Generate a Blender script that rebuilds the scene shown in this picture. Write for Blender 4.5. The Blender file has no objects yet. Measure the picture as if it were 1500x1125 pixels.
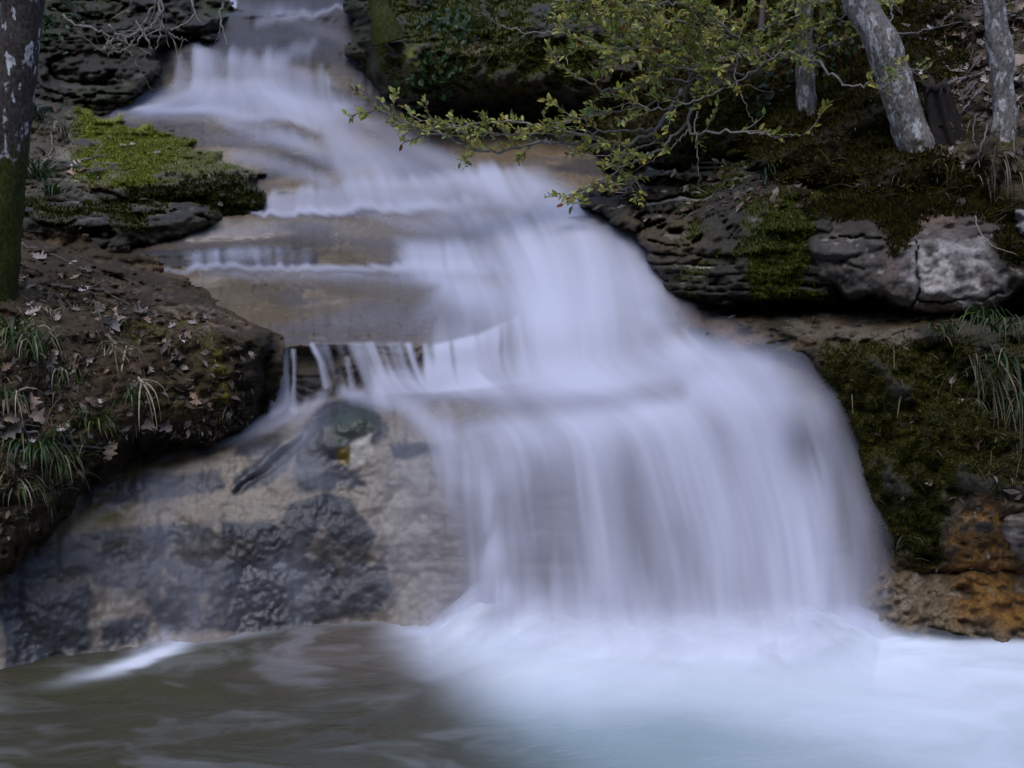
import bpy, math, random
import numpy as np
R = math.radians
random.seed(7)
rng = np.random.default_rng(7)
C = bpy.context.scene.collection
SC = bpy.context.scene

# ------------------------------------------------------------------ camera, sky, sun, exposure
F = 2060.0            # focal length in photo pixels (photo 1500 x 1125)
PITCH = R(13.7)
CAMH = 2.63           # lens above the pool surface
cam_d = bpy.data.cameras.new('camera')
cam = bpy.data.objects.new('camera', cam_d); C.objects.link(cam)
cam.location = (0, 0, CAMH); cam.rotation_euler = (R(90) - PITCH, 0, 0)
cam_d.sensor_width = 36; cam_d.lens = 36 * F / 1500.0
cam_d.clip_end = 500
cam_d.dof.use_dof = True; cam_d.dof.focus_distance = 6.7; cam_d.dof.aperture_fstop = 4.5
SC.camera = cam

SUN_EL, SUN_ROT = R(66), R(200)
world = bpy.data.worlds.new('World'); SC.world = world; world.use_nodes = True
wn = world.node_tree.nodes; wl = world.node_tree.links
bg = wn['Background']
sky = wn.new('ShaderNodeTexSky'); sky.sky_type = 'NISHITA'; sky.sun_disc = False
sky.sun_elevation = SUN_EL; sky.sun_rotation = SUN_ROT
sky.air_density = 1.0; sky.dust_density = 0.6; sky.ozone_density = 1.6
wl.new(sky.outputs[0], bg.inputs[0]); bg.inputs[1].default_value = 0.15
sun_d = bpy.data.lights.new('sun', 'SUN'); sun_d.energy = 0.8; sun_d.angle = R(40); sun_d.color = (1, 0.95, 0.88)
sun = bpy.data.objects.new('sun', sun_d); C.objects.link(sun)
sun.rotation_euler = (R(90) - SUN_EL, 0, R(180) - SUN_ROT)
SC.view_settings.view_transform = 'Standard'; SC.view_settings.look = 'None'
SC.view_settings.exposure = 0.95; SC.view_settings.gamma = 1.0
SC.cycles.transparent_max_bounces = 16
SC.cycles.max_bounces = 6

# ------------------------------------------------------------------ helpers
def tag(o, label=None, cat=None, group=None, kind=None):
    if label: o['label'] = label
    if cat: o['category'] = cat
    if group: o['group'] = group
    if kind: o['kind'] = kind
    return o

def ray(u, v):
    x = (np.asarray(u, float) - 750) / F; y = (562.5 - np.asarray(v, float)) / F
    return x, math.cos(PITCH) + y * math.sin(PITCH), -math.sin(PITCH) + y * math.cos(PITCH)

def P3(u, v, Y):      # the point seen at photo pixel (u, v) that lies Y metres ahead
    a, b, c = ray(u, v); t = np.asarray(Y, float) / b
    return np.stack([a * t, b * t, CAMH + c * t], -1)

def pix(p):           # inverse: photo pixel of a world point array (...,3)
    d = p - np.array([0, 0, CAMH])
    f = d[..., 1] * math.cos(PITCH) - d[..., 2] * math.sin(PITCH)
    up = d[..., 1] * math.sin(PITCH) + d[..., 2] * math.cos(PITCH)
    return 750 + F * d[..., 0] / f, 562.5 - F * up / f

def _h(ix, iy, iz, seed):
    n = (ix.astype(np.int64) * 73856093) ^ (iy.astype(np.int64) * 19349663) ^ (iz.astype(np.int64) * 83492791) ^ (seed * 2654435761)
    n = n & 0xffffffff
    n = ((n ^ (n >> 15)) * 2246822519) & 0xffffffff
    n = ((n ^ (n >> 13)) * 3266489917) & 0xffffffff
    n = n ^ (n >> 16)
    return n.astype(np.float64) / 4294967295.0

def vnoise(p, seed=0):  # 0..1
    x, y, z = p[..., 0], p[..., 1], p[..., 2]
    ix, iy, iz = np.floor(x), np.floor(y), np.floor(z)
    fx, fy, fz = x - ix, y - iy, z - iz
    fx, fy, fz = [f * f * f * (f * (f * 6 - 15) + 10) for f in (fx, fy, fz)]
    out = 0
    for a in (0, 1):
        wx = fx if a else 1 - fx
        for b in (0, 1):
            wy = fy if b else 1 - fy
            for c in (0, 1):
                wz = fz if c else 1 - fz
                out = out + wx * wy * wz * _h(ix + a, iy + b, iz + c, seed)
    return out

def fbm(p, scale=1.0, octv=4, seed=0, gain=0.5, lac=2.03):  # about -1..1
    p = np.asarray(p, float) * scale
    s = 0; a = 1; tot = 0
    for k in range(octv):
        s = s + a * (vnoise(p + 17.3 * k, seed + k) * 2 - 1); tot += a
        a *= gain; p = p * lac
    return s / tot * 1.5

def ridge(p, scale, octv, seed=0):
    p = np.asarray(p, float) * scale
    s = 0; a = 1; tot = 0
    for k in range(octv):
        s = s + a * (1 - np.abs(vnoise(p + 9.1 * k, seed + k) * 2 - 1) * 2); tot += a
        a *= 0.5; p = p * 2.1
    return s / tot

def sst(a, b, x):
    t = np.clip((x - a) / (b - a), 0, 1); return t * t * (3 - 2 * t)

def mixc(a, b, m):
    return a * (1 - m[..., None]) + np.asarray(b, float) * m[..., None]

def blur(a, r):
    if r < 1: return a
    for ax in (0, 1):
        for _ in range(2):
            k = int(r); n = 2 * k + 1
            pad = [(0, 0), (0, 0)]; pad[ax] = (k + 1, k)
            c = np.cumsum(np.pad(a, pad, mode='edge'), axis=ax)
            a = (c[n:, :] - c[:-n, :]) / n if ax == 0 else (c[:, n:] - c[:, :-n]) / n
    return a

def seg_d(U, V, pts, closed=False, want_t=False):
    best = np.full(U.shape, 1e9); tt = np.zeros(U.shape)
    n = len(pts)
    for i in range(n if closed else n - 1):
        ax, ay = pts[i][:2]; bx, by = pts[(i + 1) % n][:2]
        dx, dy = bx - ax, by - ay; L = dx * dx + dy * dy + 1e-9
        t = np.clip(((U - ax) * dx + (V - ay) * dy) / L, 0, 1)
        d = np.hypot(U - ax - t * dx, V - ay - t * dy)
        m = d < best; best = np.where(m, d, best)
        if want_t: tt = np.where(m, i + t, tt)
    return (best, tt) if want_t else best

def poly_sd(U, V, pts):  # signed distance, positive inside
    d = seg_d(U, V, pts, True); inside = np.zeros(U.shape, bool)
    n = len(pts)
    for i in range(n):
        ax, ay = pts[i]; bx, by = pts[(i + 1) % n]
        if ay == by: continue
        c = ((ay > V) != (by > V)) & (U < (bx - ax) * (V - ay) / (by - ay) + ax)
        inside ^= c
    return np.where(inside, d, -d)

def poly(U, V, pts, soft=10): return sst(-soft, soft, poly_sd(U, V, pts))

def stroke(U, V, pts, soft=0.6):  # pts (u, v, halfwidth[, amp])
    d, t = seg_d(U, V, pts, False, True)
    i = np.arange(len(pts))
    w = np.interp(t, i, [p[2] for p in pts]); a = np.interp(t, i, [p[3] if len(p) > 3 else 1 for p in pts])
    return a * sst(1, 1 - soft, d / w)

def gau(U, V, cx, cy, rx, ry, ang=0, p=1):
    c, s = math.cos(R(ang)), math.sin(R(ang))
    x = ((U - cx) * c + (V - cy) * s) / rx; y = (-(U - cx) * s + (V - cy) * c) / ry
    return np.exp(-(x * x + y * y) ** p)

def lines_Y(us, vs, lines):
    out = np.zeros((len(vs), len(us)))
    vk = np.array([np.interp(us, [p[0] for p in l], [p[1] for p in l]) for l in lines])
    yk = np.array([np.interp(us, [p[0] for p in l], [p[2] for p in l]) for l in lines])
    for j in range(len(us)):
        v = vk[:, j]; o = np.argsort(v, kind='stable')
        out[:, j] = np.interp(vs, v[o], yk[o, j])
    return out

class Grid: pass
GR = {}
def grid(u0, u1, v0, v1, step):
    g = Grid(); g.us = np.arange(u0, u1, step, float); g.vs = np.arange(v0, v1, step, float)
    g.U, g.V = np.meshgrid(g.us, g.vs); g.step = step
    return g

def finish(g):
    g.P = P3(g.U, g.V, g.Y)
    du = np.gradient(g.P, axis=1); dv = np.gradient(g.P, axis=0)
    n = np.cross(du, -dv); n /= np.linalg.norm(n, axis=-1, keepdims=True) + 1e-12
    g.N = n

def at(g, u, v):
    j = int(np.clip(round((u - g.us[0]) / g.step), 0, len(g.us) - 1)); i = int(np.clip(round((v - g.vs[0]) / g.step), 0, len(g.vs) - 1))
    return g.P[i, j].copy(), g.N[i, j].copy()

def grid_mesh(name, P, mask=None, attrs=None, col=None, mat=None, parent=None, flip=False):
    h, w = P.shape[:2]
    idx = np.arange(h * w).reshape(h, w)
    q = np.stack([idx[1:, :-1], idx[1:, 1:], idx[:-1, 1:], idx[:-1, :-1]], -1).reshape(-1, 4)
    if flip: q = q[:, ::-1]
    if mask is not None:
        m = mask.reshape(-1); q = q[m[q].any(1)]
    used = np.zeros(h * w, bool); used[q.reshape(-1)] = True
    rem = np.cumsum(used) - 1; q = rem[q]
    me = bpy.data.meshes.new(name)
    v = P.reshape(-1, 3)[used]
    me.vertices.add(len(v)); me.vertices.foreach_set('co', v.astype(np.float32).reshape(-1))
    me.loops.add(len(q) * 4); me.loops.foreach_set('vertex_index', q.astype(np.int32).reshape(-1))
    me.polygons.add(len(q)); me.polygons.foreach_set('loop_start', np.arange(0, len(q) * 4, 4, dtype=np.int32))
    me.update(calc_edges=True)
    me.polygons.foreach_set('use_smooth', np.ones(len(q), bool))
    for k, a in (attrs or {}).items():
        at_ = me.attributes.new(k, 'FLOAT', 'POINT'); at_.data.foreach_set('value', a.reshape(-1)[used].astype(np.float32))
    if col is not None:
        c4 = np.ones((used.sum(), 4), np.float32); c4[:, :3] = np.clip(col.reshape(-1, 3)[used], 0, 1)
        at_ = me.attributes.new('Col', 'FLOAT_COLOR', 'POINT'); at_.data.foreach_set('color', c4.reshape(-1))
    o = bpy.data.objects.new(name, me); C.objects.link(o)
    if mat: me.materials.append(mat)
    if parent: o.parent = parent
    return o

class MB:                                   # gathers polygons with a colour each, links them as ONE mesh
    def __init__(s): s.v = []; s.f = []; s.c = []
    def add(s, vs, fs, col):
        b = len(s.v); s.v += [tuple(x) for x in vs]; s.f += [tuple(b + i for i in f) for f in fs]
        s.c += [col] * len(vs)
    def tube(s, pts, rad, n=6, col=(1, 1, 1), cap=True, wob=0):
        pts = [np.array(p, float) for p in pts]; b = len(s.v)
        up = np.array([0.13, 0.97, 0.2])
        for i, p in enumerate(pts):
            t = pts[min(i + 1, len(pts) - 1)] - pts[max(i - 1, 0)]; t = t / (np.linalg.norm(t) + 1e-9)
            a = np.cross(t, up); a /= np.linalg.norm(a) + 1e-9; c = np.cross(t, a)
            r = rad[i] if hasattr(rad, '__len__') else rad
            for k in range(n):
                th = 2 * math.pi * k / n
                rr = r * (1 + wob * (random.random() - .5))
                s.v.append(tuple(p + rr * (math.cos(th) * a + math.sin(th) * c))); s.c.append(col)
        for i in range(len(pts) - 1):
            for k in range(n):
                k2 = (k + 1) % n
                s.f.append((b + i * n + k, b + i * n + k2, b + (i + 1) * n + k2, b + (i + 1) * n + k))
        if cap:
            s.f.append(tuple(b + k for k in range(n))[::-1]); e = b + (len(pts) - 1) * n
            s.f.append(tuple(e + k for k in range(n)))
    def build(s, name, mat, parent=None, smooth=True, origin=None):
        me = bpy.data.meshes.new(name)
        v = np.array(s.v, float)
        if origin is not None: v = v - np.array(origin)
        me.from_pydata(v.tolist(), [], s.f); me.update()
        if smooth: me.polygons.foreach_set('use_smooth', np.ones(len(s.f), bool))
        a = me.attributes.new('Col', 'FLOAT_COLOR', 'POINT')
        c4 = np.ones((len(s.v), 4), np.float32); c4[:, :3] = np.array(s.c, np.float32); a.data.foreach_set('color', c4.reshape(-1))
        o = bpy.data.objects.new(name, me); C.objects.link(o); me.materials.append(mat)
        if origin is not None and parent is None: o.location = tuple(origin)
        if parent: o.parent = parent
        return o

def empty(name, loc):
    o = bpy.data.objects.new(name, None); C.objects.link(o); o.location = tuple(loc); o.empty_display_size = 0.1
    return o

def smooth_path(pts, n=6):                  # Catmull-Rom
    pts = [np.array(p, float) for p in pts]; q = [2 * pts[0] - pts[1]] + pts + [2 * pts[-1] - pts[-2]]; out = []
    for i in range(1, len(q) - 2):
        for k in range(n):
            t = k / n
            out.append(0.5 * ((2 * q[i]) + (q[i + 1] - q[i - 1]) * t + (2 * q[i - 1] - 5 * q[i] + 4 * q[i + 1] - q[i + 2]) * t * t + (3 * q[i] - q[i - 1] - 3 * q[i + 1] + q[i + 2]) * t ** 3))
    out.append(q[-2]); return out

# ------------------------------------------------------------------ materials
def new_mat(name):
    m = bpy.data.materials.new(name); m.use_nodes = True; nt = m.node_tree
    for n in list(nt.nodes): nt.nodes.remove(n)
    out = nt.nodes.new('ShaderNodeOutputMaterial'); return m, nt, out

def nn(nt, t, **k):
    n = nt.nodes.new(t)
    for a, b in k.items(): setattr(n, a, b)
    return n

def ground_mat(name, fine=60, contrast=0.55, bump=0.35, dist=0.01, rough_dry=0.75, spec=0.5):
    m, nt, out = new_mat(name); L = nt.links.new
    b = nn(nt, 'ShaderNodeBsdfPrincipled'); L(b.outputs[0], out.inputs[0])
    tc = nn(nt, 'ShaderNodeTexCoord'); at_ = nn(nt, 'ShaderNodeAttribute', attribute_name='Col')
    wet = nn(nt, 'ShaderNodeAttribute', attribute_name='wet')
    n1 = nn(nt, 'ShaderNodeTexNoise'); n1.inputs['Scale'].default_value = fine; n1.inputs['Detail'].default_value = 6; n1.inputs['Roughness'].default_value = 0.65
    L(tc.outputs['Object'], n1.inputs['Vector'])
    mr = nn(nt, 'ShaderNodeMapRange'); mr.inputs[1].default_value = 0.3; mr.inputs[2].default_value = 0.7
    mr.inputs[3].default_value = 1 - contrast; mr.inputs[4].default_value = 1 + contrast; L(n1.outputs['Fac'], mr.inputs[0])
    mx = nn(nt, 'ShaderNodeVectorMath', operation='SCALE'); L(at_.outputs['Color'], mx.inputs[0]); L(mr.outputs[0], mx.inputs['Scale'])
    L(mx.outputs[0], b.inputs['Base Color'])
    rr = nn(nt, 'ShaderNodeMapRange'); rr.inputs[3].default_value = rough_dry; rr.inputs[4].default_value = 0.32; L(wet.outputs['Fac'], rr.inputs[0])
    L(rr.outputs[0], b.inputs['Roughness']); b.inputs['Specular IOR Level'].default_value = spec
    n2 = nn(nt, 'ShaderNodeTexNoise'); n2.inputs['Scale'].default_value = fine * 0.6; n2.inputs['Detail'].default_value = 8; n2.inputs['Roughness'].default_value = 0.7
    L(tc.outputs['Object'], n2.inputs['Vector'])
    bp = nn(nt, 'ShaderNodeBump'); bp.inputs['Strength'].default_value = bump; bp.inputs['Distance'].default_value = dist
    L(n2.outputs['Fac'], bp.inputs['Height']); L(bp.outputs[0], b.inputs['Normal'])
    return m

M_bed = ground_mat('wet_limestone', 30, 0.22, 0.35, 0.012)
M_rock = ground_mat('layered_rock', 60, 0.6, 1.0, 0.022)
M_soil = ground_mat('leaf_litter_soil', 80, 0.7, 1.0, 0.022, 0.9, 0.25)
M_pale = ground_mat('pale_limestone', 45, 0.4, 0.8, 0.018, 0.8, 0.3)

def leaf_mat(name, rough=0.45, trans=0.25, rnd=0.0, spec=0.4):
    m, nt, out = new_mat(name); L = nt.links.new
    b = nn(nt, 'ShaderNodeBsdfPrincipled'); at_ = nn(nt, 'ShaderNodeAttribute', attribute_name='Col')
    tc = nn(nt, 'ShaderNodeTexCoord'); n1 = nn(nt, 'ShaderNodeTexNoise'); n1.inputs['Scale'].default_value = 40; L(tc.outputs['Object'], n1.inputs['Vector'])
    mr = nn(nt, 'ShaderNodeMapRange'); mr.inputs[1].default_value = 0.3; mr.inputs[2].default_value = 0.7; mr.inputs[3].default_value = 0.7; mr.inputs[4].default_value = 1.3; L(n1.outputs['Fac'], mr.inputs[0])
    mx = nn(nt, 'ShaderNodeVectorMath', operation='SCALE'); L(at_.outputs['Color'], mx.inputs[0]); L(mr.outputs[0], mx.inputs['Scale'])
    src = mx.outputs[0]
    if rnd:
        oi = nn(nt, 'ShaderNodeObjectInfo'); m2 = nn(nt, 'ShaderNodeMapRange'); m2.inputs[3].default_value = 1 - rnd; m2.inputs[4].default_value = 1 + rnd; L(oi.outputs['Random'], m2.inputs[0])
        m3 = nn(nt, 'ShaderNodeVectorMath', operation='SCALE'); L(src, m3.inputs[0]); L(m2.outputs[0], m3.inputs['Scale']); src = m3.outputs[0]
    L(src, b.inputs['Base Color']); b.inputs['Roughness'].default_value = rough; b.inputs['Specular IOR Level'].default_value = spec
    if trans:
        t = nn(nt, 'ShaderNodeBsdfTranslucent'); L(src, t.inputs[0]); ms = nn(nt, 'ShaderNodeMixShader'); ms.inputs[0].default_value = trans
        L(b.outputs[0], ms.inputs[1]); L(t.outputs[0], ms.inputs[2]); L(ms.outputs[0], out.inputs[0])
    else: L(b.outputs[0], out.inputs[0])
    return m
M_leaf = leaf_mat('evergreen_leaf', 0.38, 0.42)
M_grass = leaf_mat('grass_blade', 0.5, 0.25)
M_dead = leaf_mat('dead_leaf', 0.7, 0.1, 0.55, 0.3)
M_moss = leaf_mat('moss_blade', 0.8, 0.3, 0, 0.1)

def bark_mat(name, base, lichen, amount, moss=0.0, mossz=0.0):
    m, nt, out = new_mat(name); L = nt.links.new
    b = nn(nt, 'ShaderNodeBsdfPrincipled'); L(b.outputs[0], out.inputs[0]); b.inputs['Roughness'].default_value = 0.85; b.inputs['Specular IOR Level'].default_value = 0.2
    tc = nn(nt, 'ShaderNodeTexCoord'); mp = nn(nt, 'ShaderNodeMapping'); mp.inputs['Scale'].default_value = (1, 1, 0.55); L(tc.outputs['Object'], mp.inputs[0])
    n1 = nn(nt, 'ShaderNodeTexNoise'); n1.inputs['Scale'].default_value = 22; n1.inputs['Detail'].default_value = 4; n1.inputs['Roughness'].default_value = 0.55; L(mp.outputs[0], n1.inputs['Vector'])
    n2 = nn(nt, 'ShaderNodeTexNoise'); n2.inputs['Scale'].default_value = 70; n2.inputs['Detail'].default_value = 6; L(mp.outputs[0], n2.inputs['Vector'])
    r1 = nn(nt, 'ShaderNodeMapRange', interpolation_type='SMOOTHSTEP'); r1.inputs[1].default_value = amount; r1.inputs[2].default_value = amount + 0.045; L(n1.outputs['Fac'], r1.inputs[0])
    r2 = nn(nt, 'ShaderNodeMapRange'); r2.inputs[1].default_value = 0.3; r2.inputs[2].default_value = 0.7; r2.inputs[3].default_value = 0.5; r2.inputs[4].default_value = 1.5; L(n2.outputs['Fac'], r2.inputs[0])
    mx = nn(nt, 'ShaderNodeMix', data_type='RGBA'); mx.inputs[6].default_value = (*base, 1); mx.inputs[7].default_value = (*lichen, 1); L(r1.outputs[0], mx.inputs[0])
    n3 = nn(nt, 'ShaderNodeTexNoise'); n3.inputs['Scale'].default_value = 9; n3.inputs['Detail'].default_value = 5; L(tc.outputs['Object'], n3.inputs['Vector'])
    sx = nn(nt, 'ShaderNodeSeparateXYZ'); L(tc.outputs['Object'], sx.inputs[0])
    # moss: on one side and low on the trunk
    a1 = nn(nt, 'ShaderNodeMath', operation='MULTIPLY_ADD'); L(sx.outputs[2], a1.inputs[0]); a1.inputs[1].default_value = -1.2; a1.inputs[2].default_value = mossz
    a2 = nn(nt, 'ShaderNodeMath', operation='ADD'); L(a1.outputs[0], a2.inputs[0]); L(n3.outputs['Fac'], a2.inputs[1])
    r3 = nn(nt, 'ShaderNodeMapRange', interpolation_type='SMOOTHSTEP'); r3.inputs[1].default_value = 0.55; r3.inputs[2].default_value = 0.75; r3.inputs[4].default_value = moss; L(a2.outputs[0], r3.inputs[0])
    m2 = nn(nt, 'ShaderNodeMix', data_type='RGBA'); L(mx.outputs[2], m2.inputs[6]); m2.inputs[7].default_value = (0.035, 0.042, 0.008, 1); L(r3.outputs[0], m2.inputs[0])
    vs = nn(nt, 'ShaderNodeVectorMath', operation='SCALE'); L(m2.outputs[2], vs.inputs[0]); L(r2.outputs[0], vs.inputs['Scale']); L(vs.outputs[0], b.inputs['Base Color'])
    bp = nn(nt, 'ShaderNodeBump'); bp.inputs['Strength'].default_value = 0.7; bp.inputs['Distance'].default_value = 0.012; L(n2.outputs['Fac'], bp.inputs['Height']); L(bp.outputs[0], b.inputs['Normal'])
    return m
M_barkL = bark_mat('lichen_bark', (0.060, 0.050, 0.047), (0.46, 0.47, 0.50), 0.575, 1.0, 0.95)
M_barkR = bark_mat('pale_bark', (0.20, 0.18, 0.17), (0.46, 0.45, 0.45), 0.52, 1.0, 0.30)
M_twig = leaf_mat('twig_bark', 0.8, 0, 0, 0.2)

def water_mat():
    m, nt, out = new_mat('silky_white_water'); L = nt.links.new
    at_ = nn(nt, 'ShaderNodeAttribute', attribute_name='foam')
    d = nn(nt, 'ShaderNodeBsdfDiffuse'); d.inputs[0].default_value = (0.74, 0.745, 0.90, 1)
    t = nn(nt, 'ShaderNodeBsdfTranslucent'); t.inputs[0].default_value = (0.74, 0.745, 0.90, 1)
    m1 = nn(nt, 'ShaderNodeMixShader'); m1.inputs[0].default_value = 0.25; L(d.outputs[0], m1.inputs[1]); L(t.outputs[0], m1.inputs[2])
    tr = nn(nt, 'ShaderNodeBsdfTransparent'); m2 = nn(nt, 'ShaderNodeMixShader')
    L(at_.outputs['Fac'], m2.inputs[0]); L(tr.outputs[0], m2.inputs[1]); L(m1.outputs[0], m2.inputs[2]); L(m2.outputs[0], out.inputs[0])
    return m
M_water = water_mat()

def pool_mat():
    m, nt, out = new_mat('pool_water'); L = nt.links.new
    fo = nn(nt, 'ShaderNodeAttribute', attribute_name='foam'); at_ = nn(nt, 'ShaderNodeAttribute', attribute_name='Col')
    b = nn(nt, 'ShaderNodeBsdfPrincipled'); L(at_.outputs['Color'], b.inputs['Base Color']); b.inputs['Roughness'].default_value = 0.22; b.inputs['IOR'].default_value = 1.33
    tc = nn(nt, 'ShaderNodeTexCoord'); mp = nn(nt, 'ShaderNodeMapping'); mp.inputs['Scale'].default_value = (0.45, 1, 1); L(tc.outputs['Object'], mp.inputs[0])
    n1 = nn(nt, 'ShaderNodeTexNoise'); n1.inputs['Scale'].default_value = 5; n1.inputs['Detail'].default_value = 4; n1.inputs['Distortion'].default_value = 0.6; L(mp.outputs[0], n1.inputs['Vector'])
    bp = nn(nt, 'ShaderNodeBump'); bp.inputs['Strength'].default_value = 0.5; bp.inputs['Distance'].default_value = 0.09; L(n1.outputs['Fac'], bp.inputs['Height']); L(bp.outputs[0], b.inputs['Normal'])
    d = nn(nt, 'ShaderNodeBsdfDiffuse'); d.inputs[0].default_value = (0.78, 0.81, 0.92, 1)
    ms = nn(nt, 'ShaderNodeMixShader'); L(fo.outputs['Fac'], ms.inputs[0]); L(b.outputs[0], ms.inputs[1]); L(d.outputs[0], ms.inputs[2])
    ca = nn(nt, 'ShaderNodeAttribute', attribute_name='cover'); tr = nn(nt, 'ShaderNodeBsdfTransparent'); m3 = nn(nt, 'ShaderNodeMixShader'); L(ca.outputs['Fac'], m3.inputs[0]); L(tr.outputs[0], m3.inputs[1]); L(ms.outputs[0], m3.inputs[2]); L(m3.outputs[0], out.inputs[0])
    return m
M_pool = pool_mat()

# ------------------------------------------------------------------ stream bed and the water on it
TAN = (0.200, 0.165, 0.130); DARK = (0.045, 0.047, 0.058); OCH = (0.16, 0.085, 0.022); MOSS = (0.034, 0.038, 0.006); BROWN = (0.10, 0.075, 0.042)
LN = [
 [(-300, 1150, 4.9), (0, 1110, 5.2), (430, 1040, 5.6), (750, 1040, 5.7), (1200, 1040, 5.6), (1500, 1050, 5.5), (1800, 1060, 5.5)],                    # under the pool
 [(-300, 1010, 5.48), (0, 985, 5.60), (110, 965, 5.75), (250, 935, 5.93), (430, 918, 6.06), (600, 912, 6.10), (900, 925, 6.02), (1250, 930, 5.98), (1500, 930, 5.96), (1800, 935, 5.9)],  # foot of the fall
 [(-300, 860, 5.65), (0, 850, 5.78), (110, 785, 5.98), (250, 778, 6.14), (430, 772, 6.25), (600, 780, 6.27), (720, 770, 6.26), (900, 760, 6.22), (1250, 760, 6.28), (1320, 760, 6.5), (1500, 760, 6.6), (1800, 760, 6.6)],
 [(-300, 760, 6.0), (0, 750, 6.1), (130, 705, 6.25), (250, 690, 6.40), (400, 655, 6.48), (520, 600, 6.57), (600, 650, 6.50), (700, 625, 6.52), (850, 605, 6.52), (950, 590, 6.52), (1050, 545, 6.56), (1150, 555, 6.56), (1200, 590, 6.58), (1250, 650, 6.7), (1320, 650, 6.9), (1800, 650, 6.9)],  # main lip
 [(-300, 660, 6.7), (200, 645, 6.7), (330, 625, 6.78), (420, 600, 6.86), (500, 578, 6.90), (560, 572, 6.88), (700, 572, 6.92), (850, 558, 6.98), (950, 535, 7.02), (1010, 508, 7.05), (1100, 500, 6.95), (1200, 520, 6.9), (1800, 520, 7.0)],   # foot of second step
 [(-300, 500, 7.0), (300, 500, 7.0), (400, 511, 6.98), (470, 505, 6.98), (550, 500, 7.0), (640, 504, 7.03), (700, 490, 7.05), (760, 462, 7.08), (850, 446, 7.12), (950, 440, 7.15), (990, 448, 7.18), (1100, 450, 7.3), (1800, 450, 7.3)],           # second lip
 [(-300, 440, 7.5), (300, 440, 7.5), (450, 460, 7.4), (560, 440, 7.5), (700, 420, 7.62), (850, 412, 7.6), (1000, 410, 7.6), (1800, 410, 7.7)],
 [(-300, 392, 8.0), (160, 390, 8.0), (300, 394, 7.98), (450, 391, 8.0), (600, 388, 8.02), (700, 384, 8.05), (850, 370, 8.0), (950, 370, 8.0), (1800, 370, 8.1)],
 [(-300, 372, 8.12), (160, 372, 8.1), (230, 368, 8.1), (300, 365, 8.1), (420, 362, 8.12), (460, 368, 8.13), (560, 366, 8.2), (600, 356, 8.18), (690, 354, 8.2), (760, 344, 8.2), (850, 332, 8.2), (950, 340, 8.2), (1800, 340, 8.3)],   # third lip
 [(-300, 318, 8.9), (380, 309, 8.92), (450, 306, 8.95), (600, 299, 9.0), (700, 288, 9.0), (780, 290, 8.9), (900, 300, 8.6), (1800, 300, 8.7)],
 [(-300, 288, 9.05), (380, 286, 9.05), (420, 275, 9.1), (500, 268, 9.12), (600, 258, 9.15), (700, 246, 9.2), (760, 243, 9.2), (820, 262, 9.0), (900, 275, 8.9), (1800, 275, 8.9)],        # fourth lip
 [(-300, 215, 9.9), (330, 215, 9.9), (500, 208, 9.95), (650, 206, 9.95), (760, 205, 9.9), (1800, 200, 9.9)],
 [(-300, 178, 10.2), (330, 178, 10.2), (450, 172, 10.25), (600, 170, 10.3), (1800, 170, 10.3)],
 [(-300, 132, 11.0), (240, 130, 11.0), (400, 128, 11.05), (560, 134, 11.0), (1800, 140, 11.0)],
 [(-300, 80, 11.2), (240, 82, 11.2), (290, 66, 11.25), (340, 80, 11.22), (400, 86, 11.22), (480, 100, 11.22), (560, 105, 11.2), (1800, 110, 11.3)],
 [(-300, 45, 11.9), (400, 45, 11.9), (560, 50, 11.9), (1800, 50, 11.9)],
 [(-300, 20, 12.1), (340, 18, 12.1), (440, 8, 12.15), (560, 5, 12.15), (1800, 5, 12.2)],
 [(-300, 12, 13.4), (340, 13, 13.4), (440, 4, 13.4), (560, 2, 13.4), (1800, 2, 13.4)],
 [(-300, -90, 13.9), (1800, -90, 13.9)],
]
g = grid(-200, 1700, -90, 1100, 2.5); GR['bed'] = g
U, V = g.U, g.V
Y0 = blur(lines_Y(g.us, g.vs, LN), 2)
vsh = 3.2 * fbm(np.stack([g.us * .022, 0 * g.us, 0 * g.us], -1), 1, 4, 7) + 1.5 * fbm(np.stack([g.us * .11, 0 * g.us + 3, 0 * g.us], -1), 1, 3, 8)
for j in range(len(g.us)): Y0[:, j] = np.interp(g.vs + vsh[j], g.vs, Y0[:, j])
p0 = P3(U, V, Y0)
wu = fbm(p0, 2.5, 4, 3) * 14; wv = fbm(p0 + 5.5, 2.5, 4, 4) * 10; Uw, Vw = U + wu, V + wv
n_big = fbm(p0, 1.6, 4, 11); n_mid = fbm(p0, 5, 4, 12); n_fine = fbm(p0, 22, 4, 13)
strata = fbm(p0 * np.array([1.5, 1.5, 14]), 1.0, 4, 14)
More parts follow.
